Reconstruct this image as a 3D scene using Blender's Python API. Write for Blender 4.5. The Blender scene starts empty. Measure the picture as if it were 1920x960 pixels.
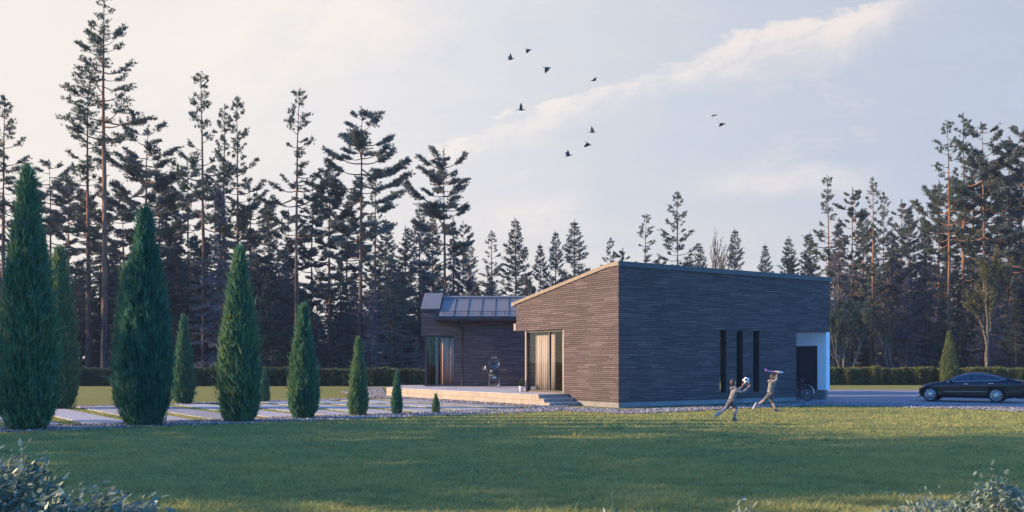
import bpy, bmesh, math, random
import numpy as np
from mathutils import Vector, Matrix, Euler

# ------------------------------------------------------------------ basics
SC = bpy.context.scene
COL = SC.collection
PI = math.pi
H_EYE, FPX, CX, YH = 1.8, 1828.0, 960.0, 675.0      # eye height, focal length in photo pixels, horizon


def G(x, y, z=0.0):
    """ground point (height z) seen at photo pixel x,y"""
    d = FPX * (H_EYE - z) / (y - YH)
    return Vector(((x - CX) / FPX * d, d, z))


def AT(x, y, Y):
    return Vector(((x - CX) / FPX * Y, Y, H_EYE + (YH - y) / FPX * Y))


def tag(o, label=None, cat=None, group=None, kind=None):
    if label: o['label'] = label
    if cat: o['category'] = cat
    if group: o['group'] = group
    if kind: o['kind'] = kind
    return o


def empty(name, loc=(0, 0, 0), rz=0.0):
    o = bpy.data.objects.new(name, None)
    COL.objects.link(o)
    o.location = loc
    o.rotation_euler = (0, 0, rz)
    o.empty_display_size = 0.2
    return o


def link(name, me, mat=None, parent=None, smooth=False):
    o = bpy.data.objects.new(name, me)
    COL.objects.link(o)
    if mat is not None:
        for m in (mat if isinstance(mat, (list, tuple)) else [mat]):
            me.materials.append(m)
    if parent is not None:
        o.parent = parent
    if smooth:
        me.polygons.foreach_set('use_smooth', [True] * len(me.polygons))
    return o


def copy_tree(o, parent=None):
    c = o.copy()
    COL.objects.link(c)
    if parent is not None:
        c.parent = parent
    for ch in list(o.children):
        copy_tree(ch, c)
    return c


def soup(name, V, F):
    """fast mesh from numpy arrays; F is (n,3) or (n,4)"""
    V = np.ascontiguousarray(V, dtype=np.float32)
    F = np.ascontiguousarray(F, dtype=np.int32)
    me = bpy.data.meshes.new(name)
    k = F.shape[1]
    me.vertices.add(len(V)); me.vertices.foreach_set('co', V.ravel())
    me.loops.add(F.size); me.loops.foreach_set('vertex_index', F.ravel())
    me.polygons.add(len(F)); me.polygons.foreach_set('loop_start', np.arange(0, F.size, k, dtype=np.int32))
    me.update(calc_edges=True)
    return me


class MB:
    """collects boxes, prisms, tubes and lathes into one mesh"""

    def __init__(s):
        s.v, s.f = [], []

    def add(s, vs, fs):
        b = len(s.v)
        s.v += [tuple(p) for p in vs]
        s.f += [tuple(i + b for i in f) for f in fs]
        return s

    def box(s, x0, x1, y0, y1, z0, z1):
        return s.add([(x0, y0, z0), (x1, y0, z0), (x1, y1, z0), (x0, y1, z0), (x0, y0, z1), (x1, y0, z1), (x1, y1, z1), (x0, y1, z1)],
                     [(3, 2, 1, 0), (4, 5, 6, 7), (0, 1, 5, 4), (1, 2, 6, 5), (2, 3, 7, 6), (3, 0, 4, 7)])

    def prism(s, poly, axis, a, b):
        """extrude a 2-D polygon along axis ('x','y','z') from a to b"""
        def p(q, t):
            return {'x': (t, q[0], q[1]), 'y': (q[0], t, q[1]), 'z': (q[0], q[1], t)}[axis]
        n = len(poly)
        vs = [p(q, a) for q in poly] + [p(q, b) for q in poly]
        fs = [tuple(range(n - 1, -1, -1)), tuple(range(n, 2 * n))]
        fs += [(i, (i + 1) % n, n + (i + 1) % n, n + i) for i in range(n)]
        return s.add(vs, fs)

    def tube(s, pts, rad, seg=6, cap=True):
        pts = [Vector(p) for p in pts]
        if not isinstance(rad, (list, tuple)):
            rad = [rad] * len(pts)
        b = len(s.v)
        up = Vector((0, 0, 1))
        for i, p in enumerate(pts):
            d = (pts[min(i + 1, len(pts) - 1)] - pts[max(i - 1, 0)])
            d = d.normalized() if d.length > 1e-9 else Vector((0, 0, 1))
            a = d.cross(up)
            if a.length < 1e-3:
                a = d.cross(Vector((1, 0, 0)))
            a.normalize()
            c = d.cross(a)
            for k in range(seg):
                t = 2 * PI * k / seg
                s.v.append(tuple(p + (a * math.cos(t) + c * math.sin(t)) * rad[i]))
        for i in range(len(pts) - 1):
            for k in range(seg):
                k2 = (k + 1) % seg
                s.f.append((b + i * seg + k, b + i * seg + k2, b + (i + 1) * seg + k2, b + (i + 1) * seg + k))
        if cap:
            s.f.append(tuple(b + k for k in range(seg)))
            s.f.append(tuple(b + (len(pts) - 1) * seg + k for k in range(seg - 1, -1, -1)))
        return s

    def ring(s, c, axis, R, r, seg=28, sub=6):
        """torus round unit axis"""
        c = Vector(c); ax = Vector(axis).normalized()
        a = ax.cross(Vector((0, 0, 1)))
        if a.length < 1e-3: a = Vector((1, 0, 0))
        a.normalize(); e = ax.cross(a)
        b = len(s.v)
        for i in range(seg):
            t = 2 * PI * i / seg
            d = a * math.cos(t) + e * math.sin(t)
            for k in range(sub):
                q = 2 * PI * k / sub
                s.v.append(tuple(c + d * (R + r * math.cos(q)) + ax * (r * math.sin(q))))
        for i in range(seg):
            for k in range(sub):
                s.f.append((b + i * sub + k, b + ((i + 1) % seg) * sub + k, b + ((i + 1) % seg) * sub + (k + 1) % sub, b + i * sub + (k + 1) % sub))
        return s

    def lathe(s, prof, c=(0, 0, 0), seg=24, axis='z'):
        """prof: (radius, height) pairs"""
        b = len(s.v)
        for r, h in prof:
            for k in range(seg):
                t = 2 * PI * k / seg
                p = (r * math.cos(t), r * math.sin(t), h)
                if axis == 'y': p = (p[0], p[2], p[1])
                if axis == 'x': p = (p[2], p[0], p[1])
                s.v.append((p[0] + c[0], p[1] + c[1], p[2] + c[2]))
        for i in range(len(prof) - 1):
            for k in range(seg):
                k2 = (k + 1) % seg
                s.f.append((b + i * seg + k, b + i * seg + k2, b + (i + 1) * seg + k2, b + (i + 1) * seg + k))
        return s

    def ball(s, c, r, seg=12, rings=8, sc=(1, 1, 1)):
        b = len(s.v)
        for i in range(rings + 1):
            th = PI * i / rings
            for k in range(seg):
                ph = 2 * PI * k / seg
                s.v.append((c[0] + r * sc[0] * math.sin(th) * math.cos(ph), c[1] + r * sc[1] * math.sin(th) * math.sin(ph), c[2] + r * sc[2] * math.cos(th)))
        for i in range(rings):
            for k in range(seg):
                k2 = (k + 1) % seg
                s.f.append((b + i * seg + k, b + (i + 1) * seg + k, b + (i + 1) * seg + k2, b + i * seg + k2))
        return s

    def build(s, name, mat=None, parent=None, smooth=False, bevel=0.0):
        me = bpy.data.meshes.new(name)
        me.from_pydata(s.v, [], s.f)
        me.validate(verbose=False)
        bm = bmesh.new(); bm.from_mesh(me)
        bmesh.ops.recalc_face_normals(bm, faces=bm.faces)
        bm.to_mesh(me); bm.free()
        o = link(name, me, mat, parent, smooth)
        if bevel:
            m = o.modifiers.new('edge', 'BEVEL'); m.width = bevel; m.segments = 2; m.limit_method = 'ANGLE'
        return o


# ------------------------------------------------------------------ node helper
class S:
    """a socket with arithmetic"""

    def __init__(s, nt, sock):
        s.nt, s.s = nt, sock

    def _m(s, op, *a, clamp=False):
        n = s.nt.nodes.new('ShaderNodeMath'); n.operation = op; n.use_clamp = clamp
        for i, q in enumerate((s,) + a):
            if isinstance(q, S): s.nt.links.new(q.s, n.inputs[i])
            else: n.inputs[i].default_value = q
        return S(s.nt, n.outputs[0])

    def __add__(s, o): return s._m('ADD', o)
    __radd__ = __add__
    def __sub__(s, o): return s._m('SUBTRACT', o)
    def __rsub__(s, o): return (s * -1.0) + o
    def __mul__(s, o): return s._m('MULTIPLY', o)
    __rmul__ = __mul__
    def __truediv__(s, o): return s._m('DIVIDE', o)
    def max(s, o): return s._m('MAXIMUM', o)
    def min(s, o): return s._m('MINIMUM', o)
    def clamp(s): return s._m('ADD', 0.0, clamp=True)
    def floor(s): return s._m('FLOOR')
    def abs(s): return s._m('ABSOLUTE')
    def pow(s, o): return s._m('POWER', o)
    def smooth(s, a, b):
        n = s.nt.nodes.new('ShaderNodeMapRange'); n.interpolation_type = 'SMOOTHSTEP'
        s.nt.links.new(s.s, n.inputs[0])
        n.inputs[1].default_value, n.inputs[2].default_value = a, b
        n.inputs[3].default_value, n.inputs[4].default_value = 0.0, 1.0
        return S(s.nt, n.outputs[0])


class NT:
    def __init__(s, nt):
        s.nt = nt

    def node(s, t, **kw):
        n = s.nt.nodes.new(t)
        for k, v in kw.items(): setattr(n, k, v)
        return n

    def put(s, sock, val):
        if isinstance(val, S): s.nt.links.new(val.s, sock)
        else:
            if hasattr(sock.default_value, '__len__') and isinstance(val, (tuple, list)) and len(val) == 3 and len(sock.default_value) == 4:
                val = (*val, 1.0)
            sock.default_value = val

    def coord(s, kind='Object'):
        return S(s.nt, s.node('ShaderNodeTexCoord').outputs[kind])

    def xyz(s, v):
        n = s.node('ShaderNodeSeparateXYZ'); s.put(n.inputs[0], v)
        return [S(s.nt, o) for o in n.outputs]

    def vec(s, x, y, z):
        n = s.node('ShaderNodeCombineXYZ')
        for i, q in enumerate((x, y, z)): s.put(n.inputs[i], q)
        return S(s.nt, n.outputs[0])

    def noise(s, v, scale, detail=3.0, rough=0.55, out=0, dist=0.0):
        n = s.node('ShaderNodeTexNoise')
        s.put(n.inputs['Vector'], v); n.inputs['Scale'].default_value = scale
        n.inputs['Detail'].default_value = detail; n.inputs['Roughness'].default_value = rough
        n.inputs['Distortion'].default_value = dist
        return S(s.nt, n.outputs[out])

    def white(s, v, dims='3D'):
        n = s.node('ShaderNodeTexWhiteNoise', noise_dimensions=dims)
        s.put(n.inputs['W' if dims == '1D' else 'Vector'], v)
        return S(s.nt, n.outputs['Value'])

    def mix(s, f, a, b, mode='MIX'):
        n = s.node('ShaderNodeMix', data_type='RGBA', blend_type=mode)
        n.clamp_factor = True
        s.put(n.inputs['Factor'], f); s.put(n.inputs[6], a); s.put(n.inputs[7], b)
        return S(s.nt, n.outputs[2])

    def ramp(s, f, stops):
        n = s.node('ShaderNodeValToRGB'); s.put(n.inputs[0], f)
        e = n.color_ramp.elements
        while len(e) < len(stops): e.new(0.5)
        for k, (p, c) in enumerate(stops):
            e[k].position = p; e[k].color = (*c, 1.0)
        return S(s.nt, n.outputs[0])

    def rand(s):
        return S(s.nt, s.node('ShaderNodeObjectInfo').outputs['Random'])

    def bump(s, h, strength=0.5, dist=0.02):
        n = s.node('ShaderNodeBump'); n.inputs['Strength'].default_value = strength
        n.inputs['Distance'].default_value = dist; s.put(n.inputs['Height'], h)
        return S(s.nt, n.outputs[0])


def material(name, fn):
    m = bpy.data.materials.new(name); m.use_nodes = True
    nt = m.node_tree; nt.nodes.clear()
    t = NT(nt); out = t.node('ShaderNodeOutputMaterial')
    sh = fn(t)
    nt.links.new(sh.s, out.inputs[0])
    return m


def principled(t, color, rough=0.6, metal=0.0, normal=None, spec=0.5, **kw):
    n = t.node('ShaderNodeBsdfPrincipled')
    t.put(n.inputs['Base Color'], color); t.put(n.inputs['Roughness'], rough); t.put(n.inputs['Metallic'], metal)
    n.inputs['Specular IOR Level'].default_value = spec
    if normal is not None: t.put(n.inputs['Normal'], normal)
    for k, v in kw.items(): t.put(n.inputs[k.replace('_', ' ')], v)
    return S(t.nt, n.outputs[0])


def simple(name, c, rough=0.6, metal=0.0, var=0.12, scale=6.0, spec=0.5, bump=0.0, **kw):
    def fn(t):
        p = t.coord('Object')
        n = t.noise(p, scale, 4.0)
        lo = tuple(q * (1 - var) for q in c); hi = tuple(min(1, q * (1 + var)) for q in c)
        col = t.mix(n.smooth(.3, .7), lo, hi)
        nm = t.bump(t.noise(p, scale * 6, 3.0), bump, .01) if bump else None
        return principled(t, col, rough, metal, nm, spec, **kw)
    return material(name, fn)


def leafy(name, stops, transl=0.25, rough=0.7, nscale=0.8, hue=True, spec=.25):
    """foliage: each leaf its own shade, clumps of different green, each plant a little different"""
    def fn(t):
        g = t.node('ShaderNodeNewGeometry')
        isl = S(t.nt, g.outputs['Random Per Island'])
        p = t.coord('Object')
        n = t.noise(p, nscale, 2.0)
        f = (isl * .45 + n * .55 + (t.rand() - .5) * (.35 if hue else 0.0)).clamp()
        col = t.ramp(f, stops)
        a = principled(t, col, rough, spec=spec)
        tr = t.node('ShaderNodeBsdfTranslucent'); t.put(tr.inputs[0], col)
        mx = t.node('ShaderNodeMixShader'); mx.inputs[0].default_value = transl
        t.nt.links.new(a.s, mx.inputs[1]); t.nt.links.new(tr.outputs[0], mx.inputs[2])
        return S(t.nt, mx.outputs[0])
    return material(name, fn)


M = {}


def make_materials():
    # long thin stone strips
    def clad(t):
        x, y, z = t.xyz(t.coord('Object'))
        h = x + y
        row = (z / .078).floor()
        wob = t.white(row, '1D')
        n = t.node('ShaderNodeTexBrick'); n.offset = 0.37; n.offset_frequency = 2
        t.put(n.inputs['Vector'], t.vec(h + wob * 1.7, z, 0.0))
        n.inputs['Color1'].default_value = (0, 0, 0, 1); n.inputs['Color2'].default_value = (1, 1, 1, 1); n.inputs['Mortar'].default_value = (.4, .4, .4, 1)
        n.inputs['Scale'].default_value = 1.0; n.inputs['Mortar Size'].default_value = .007; n.inputs['Mortar Smooth'].default_value = .3
        n.inputs['Bias'].default_value = 0.0; n.inputs['Brick Width'].default_value = .78; n.inputs['Row Height'].default_value = .078
        tone = t.xyz(S(t.nt, n.outputs['Color']))[0]
        mort = S(t.nt, n.outputs['Fac'])
        fine = t.noise(t.vec(h * 1.5, z * 14.0, 0.0), 3.0, 4.0)
        big = t.noise(t.vec(h, z, 0.0), .45, 4.0)
        run = t.noise(t.vec(h * 2.6, z * .22, 2.0), 1.0, 4.0)
        f = (tone * .72 + fine * .3 + big * .3 + run * .24 - .28).clamp()
        col = t.ramp(f, [(0, (.074, .056, .055)), (.45, (.105, .080, .078)), (.8, (.140, .106, .102)), (1, (.20, .155, .148))])
        fr = z / .078 - row
        groove = 1.0 - fr.smooth(.02, .20)
        mort = (mort * .7).max(groove)
        col = t.mix(mort, col, (.03, .026, .028))
        hgt = (1.0 - mort) * (.6 + tone * .5) + fine * .25
        return principled(t, col, .85, normal=t.bump(hgt, .9, .03), spec=.25)
    M['clad'] = material('long strip stone', clad)

    def roofm(t):
        p = t.coord('Object')
        n = t.noise(p, .9, 3.0)
        return principled(t, t.mix(n, (.125, .12, .115), (.175, .165, .155)), t.noise(p, 3.0) * .2 + .42, 0.2)
    M['roof'] = material('dark sheet metal roof', roofm)
    M['fascia'] = simple('brown grey fascia metal', (.165, .13, .098), .6, .1)
    M['frame'] = simple('dark bronze window frame', (.055, .052, .05), .45, .3)
    M['jamb'] = simple('pale window jamb', (.24, .195, .155), .5)
    M['gutter'] = simple('dark gutter metal', (.05, .055, .065), .4, .5)

    def concrete(t):
        p = t.coord('Object')
        n = t.noise(p, 1.6, 5.0); st = t.noise(p, .4, 2.0)
        return principled(t, t.mix((n * .6 + st * .5).smooth(.3, .8), (.15, .145, .14), (.27, .255, .24)), .85, normal=t.bump(n, .15, .02))
    M['concrete'] = material('concrete plinth', concrete)
    M['white'] = simple('white render', (.78, .78, .77), .8, var=.03, scale=1.5, bump=.05)
    M['dark'] = simple('charcoal panel', (.03, .032, .036), .5)
    M['inside'] = simple('interior wall', (.26, .20, .16), .8)
    M['oak'] = simple('oak floor', (.10, .075, .055), .5)

    def glass(t):
        tr = t.node('ShaderNodeBsdfTransparent'); tr.inputs[0].default_value = (.93, .945, .945, 1)
        gl = t.node('ShaderNodeBsdfGlossy'); gl.inputs['Roughness'].default_value = .01; gl.inputs[0].default_value = (.95, .95, .95, 1)
        lw = t.node('ShaderNodeLayerWeight'); lw.inputs[0].default_value = .5
        f = (S(t.nt, lw.outputs['Facing']).pow(4.5) * .7 + .018).clamp()
        mx = t.node('ShaderNodeMixShader'); t.put(mx.inputs[0], f)
        t.nt.links.new(tr.outputs[0], mx.inputs[1]); t.nt.links.new(gl.outputs[0], mx.inputs[2])
        return S(t.nt, mx.outputs[0])
    M['glass'] = material('window glass', glass)

    def curtain(t):
        x, y, z = t.xyz(t.coord('Object'))
        n = t.noise(t.vec(x * 9.0, y * 9.0, z * .3), 1.0, 2.0)
        return principled(t, t.mix(n, (.36, .28, .235), (.50, .40, .34)), .9, spec=.1)
    M['curtain_pink'] = simple('pinkish beige cloth', (.52, .30, .23), .9, var=.15, scale=9.0)
    M['curtain'] = material('beige curtain cloth', curtain)

    def terrace_top(t):
        x, y, z = t.xyz(t.coord('Object'))
        n = t.node('ShaderNodeTexBrick'); n.offset = 0.5
        t.put(n.inputs['Vector'], t.vec(x * .817 + y * .576, y * .817 - x * .576, 0.0))
        n.inputs['Color1'].default_value = (.30, .29, .29, 1); n.inputs['Color2'].default_value = (.39, .375, .37, 1); n.inputs['Mortar'].default_value = (.16, .155, .15, 1)
        n.inputs['Scale'].default_value = 1.0; n.inputs['Mortar Size'].default_value = .006; n.inputs['Brick Width'].default_value = .6; n.inputs['Row Height'].default_value = .6
        st = t.noise(t.coord('Object'), 1.2, 4.0)
        return principled(t, t.mix(st.smooth(.35, .75) * .35, S(t.nt, n.outputs[0]), (.45, .43, .41)), .75)
    M['terrace'] = material('terrace paving', terrace_top)

    def brick_edge(t):
        x, y, z = t.xyz(t.coord('Object'))
        h = y * .817 - x * .576 + x * .0
        row = (z / .22).floor()
        n = t.node('ShaderNodeTexBrick'); n.offset = 0.5
        t.put(n.inputs['Vector'], t.vec(h + t.white(row, '1D') * .4, z, 0.0))
        n.inputs['Color1'].default_value = (.30, .25, .195, 1); n.inputs['Color2'].default_value = (.39, .325, .255, 1); n.inputs['Mortar'].default_value = (.22, .18, .14, 1)
        n.inputs['Scale'].default_value = 1.0; n.inputs['Mortar Size'].default_value = .009; n.inputs['Brick Width'].default_value = .26; n.inputs['Row Height'].default_value = .22
        st = t.noise(t.coord('Object'), 2.5, 4.0)
        col = t.mix(st.smooth(.4, .8) * .4, S(t.nt, n.outputs[0]), (.43, .36, .29))
        return principled(t, col, .85, normal=t.bump(1.0 - S(t.nt, n.outputs['Fac']) + st * .3, .6, .02))
    M['brick'] = material('sand coloured block edge', brick_edge)

    def slab(t):
        x, y, z = t.xyz(t.coord('Object'))
        g = t.noise(t.vec(x * 9.0, y * .7, z), 2.0, 5.0)
        st = t.noise(t.coord('Object'), .7, 4.0)
        f = (g * .6 + st * .5 + (t.rand() - .5) * .25).smooth(.25, .85)
        return principled(t, t.mix(f, (.19, .19, .195), (.40, .39, .39)), .75, normal=t.bump(g, .15, .01))
    M['slab'] = material('grey board marked slab', slab)

    def drive(t):
        p = t.coord('Object')
        x, y, z = t.xyz(p)
        n = t.node('ShaderNodeTexBrick'); n.offset = 0.5
        t.put(n.inputs['Vector'], p)
        n.inputs['Color1'].default_value = (.17, .17, .18, 1); n.inputs['Color2'].default_value = (.25, .245, .25, 1); n.inputs['Mortar'].default_value = (.08, .08, .08, 1)
        n.inputs['Scale'].default_value = 1.0; n.inputs['Mortar Size'].default_value = .008; n.inputs['Brick Width'].default_value = .3; n.inputs['Row Height'].default_value = .15
        st = t.noise(p, .35, 5.0)
        return principled(t, t.mix(st.smooth(.3, .75) * .6, S(t.nt, n.outputs[0]), (.15, .15, .16)), .7)
    M['drive'] = material('grey block paving', drive)

    def lawn(t):
        p = t.coord('Object')
        a = t.noise(p, .12, 4.0); b = t.noise(p, 1.3, 5.0); c = t.noise(p, 22.0, 3.0, .7)
        f = (a * .45 + b * .35 + c * .4 - .1).clamp()
        col = t.ramp(f, [(.2, (.135, .15, .045)), (.5, (.195, .195, .055)), (.72, (.25, .215, .065)), (1, (.31, .24, .09))])
        return principled(t, col, .9, normal=t.bump(c, .8, .06), spec=.1)
    M['lawn'] = material('lawn turf', lawn)

    def blades(t):
        g = t.node('ShaderNodeNewGeometry')
        isl = S(t.nt, g.outputs['Random Per Island'])
        p = t.coord('Object')
        a = t.noise(p, .35, 4.0); b = t.noise(p, 2.2, 4.0)
        f = (isl * .36 + a.smooth(.32, .68) * .26 + b.smooth(.3, .7) * .22 + .02).clamp()
        col = t.ramp(f, [(.10, (.17, .235, .10)), (.38, (.345, .375, .130)), (.56, (.43, .39, .13)), (.76, (.52, .41, .14)), (1, (.60, .47, .20))])
        x = principled(t, col, .75, spec=.15)
        tr = t.node('ShaderNodeBsdfTranslucent'); t.put(tr.inputs[0], col)
        mx = t.node('ShaderNodeMixShader'); mx.inputs[0].default_value = .45
        t.nt.links.new(x.s, mx.inputs[1]); t.nt.links.new(tr.outputs[0], mx.inputs[2])
        return S(t.nt, mx.outputs[0])
    M['blades'] = material('grass blades', blades)

    def stones(t):
        g = t.node('ShaderNodeNewGeometry')
        isl = S(t.nt, g.outputs['Random Per Island'])
        col = t.ramp(isl, [(0, (.07, .068, .068)), (.4, (.17, .165, .16)), (.75, (.30, .285, .27)), (.95, (.48, .455, .43)), (1, (.66, .63, .60))])
        return principled(t, col, .75, spec=.3)
    M['stones'] = material('loose gravel stones', stones)
    M['gravel_bed'] = simple('gravel bed', (.14, .135, .14), .9, var=.5, scale=26.0)

    def bark(t):
        p = t.coord('Object')
        x, y, z = t.xyz(p)
        n = t.noise(t.vec(x * 8.0, y * 8.0, z * 1.2), 1.0, 4.0)
        up = z.smooth(4.0, 11.0)
        low = t.mix(n.smooth(.35, .65), (.035, .026, .024), (.10, .070, .058))
        top = t.mix(n.smooth(.35, .65), (.15, .075, .045), (.30, .16, .095))
        return principled(t, t.mix(up * .85, low, top), .9, normal=t.bump(n, .6, .03), spec=.1)
    M['pine_bark'] = material('pine bark', bark)
    M['bark'] = simple('grey brown bark', (.10, .085, .07), .9, var=.4, scale=5.0, spec=.1)
    M['pale_bark'] = simple('pale stem bark', (.13, .12, .105), .85, var=.35, scale=5.0, spec=.1)
    M['needle'] = leafy('pine needles', [(0, (.032, .056, .048)), (.4, (.058, .090, .070)), (.7, (.10, .125, .082)), (1, (.16, .165, .09))], .25)
    M['needle_blue'] = leafy('frosted grey pine needles', [(0, (.046, .064, .054)), (.4, (.095, .116, .096)), (.75, (.18, .195, .165)), (1, (.31, .31, .27))], .22)
    M['spruce'] = leafy('dark spruce needles', [(0, (.014, .028, .025)), (.5, (.028, .049, .042)), (1, (.06, .085, .060))], .2)
    M['spruce_grey'] = leafy('dry grey spruce twigs', [(0, (.050, .050, .062)), (.5, (.100, .100, .116)), (1, (.20, .19, .20))], .15)
    M['thuja'] = leafy('thuja sprays', [(0, (.034, .115, .075)), (.40, (.066, .19, .115)), (.66, (.13, .235, .11)), (.84, (.23, .26, .095)), (1, (.38, .29, .11))], .4, nscale=2.2)
    M['thuja_gold'] = leafy('golden green thuja sprays', [(0, (.05, .10, .04)), (.5, (.12, .15, .055)), (1, (.24, .23, .10))], .25, nscale=2.2)
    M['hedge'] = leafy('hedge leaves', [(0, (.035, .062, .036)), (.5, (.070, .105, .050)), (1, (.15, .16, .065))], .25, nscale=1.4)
    M['hedge_sun'] = leafy('sun painted hedge leaves', [(0, (.07, .095, .035)), (.5, (.15, .165, .055)), (1, (.29, .26, .09))], .45, nscale=1.4)  # same leaves as the other hedge, with sunlight put into the colour
    M['twig_leaf'] = leafy('young olive leaves', [(0, (.05, .06, .03)), (.5, (.095, .10, .045)), (1, (.17, .16, .07))], .35)
    M['green_leaf'] = leafy('young green leaves', [(0, (.028, .058, .036)), (.5, (.055, .095, .055)), (1, (.12, .15, .07))], .3)
    M['shrub'] = leafy('grey green shrub leaves', [(0, (.06, .105, .075)), (.40, (.13, .19, .135)), (.68, (.24, .30, .23)), (.79, (.40, .42, .36)), (.88, (.54, .54, .51)), (.895, (.24, .15, .05)), (1, (.31, .20, .07))], .3, rough=.45, nscale=9.0, hue=False, spec=.4)

    # car, people and small things
    M['paint'] = simple('black car paint', (.006, .007, .010), .25, .0, var=.05, spec=.25, Coat_Weight=.35, Coat_Roughness=.03)
    M['carglass'] = simple('tinted car glass', (.018, .022, .03), .04, 0, var=.02, spec=.9)
    M['chrome'] = simple('chrome trim', (.46, .47, .49), .22, 1.0, var=.03)
    M['alloy'] = simple('silver alloy', (.40, .41, .43), .32, .9, var=.05)
    M['rubber'] = simple('tyre rubber', (.018, .018, .019), .8)
    M['redlamp'] = simple('red lamp lens', (.25, .015, .015), .15)
    M['clearlamp'] = simple('headlamp lens', (.55, .57, .60), .1, .4)
    M['skin'] = simple('skin', (.46, .27, .20), .55, var=.06)
    M['hair'] = simple('dark brown hair', (.035, .022, .018), .6, var=.4, scale=30.0)
    M['cloth'] = simple('light grey cotton', (.155, .15, .142), .9, var=.42, scale=9.0, bump=.3)
    M['cloth_shade'] = simple('mid grey cotton', (.105, .10, .095), .9, var=.4, scale=9.0, bump=.3)
    M['shoe'] = simple('dark trainer', (.05, .05, .055), .7)
    M['whiteshoe'] = simple('pale trainer', (.34, .335, .33), .7)
    M['black'] = simple('black', (.012, .012, .012), .5)
    M['plastic_white'] = simple('white plastic', (.8, .79, .78), .4, var=.03)
    M['pink'] = simple('pink violet plastic', (.42, .17, .42), .4, var=.06)
    M['grillmetal'] = simple('grey enamel', (.14, .14, .14), .35, .3)
    M['grillgreen'] = simple('dark green ceramic', (.02, .032, .03), .3)
    M['wood'] = simple('weathered wood', (.30, .24, .18), .8, var=.25, scale=8.0)
    M['bird'] = simple('bird plumage', (.045, .042, .044), .8, var=.3, scale=20.0)
    M['bikeframe'] = simple('dark red bicycle paint', (.12, .02, .04), .3)

    def socks(t):
        x, y, z = t.xyz(t.coord('Object'))
        st = ((z / .05) - (z / .05).floor()).smooth(.45, .55)
        return principled(t, t.mix(st, (.12, .09, .10), (.50, .46, .45)), .9, spec=.1)
    M['sock'] = material('striped sock', socks)


make_materials()

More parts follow.
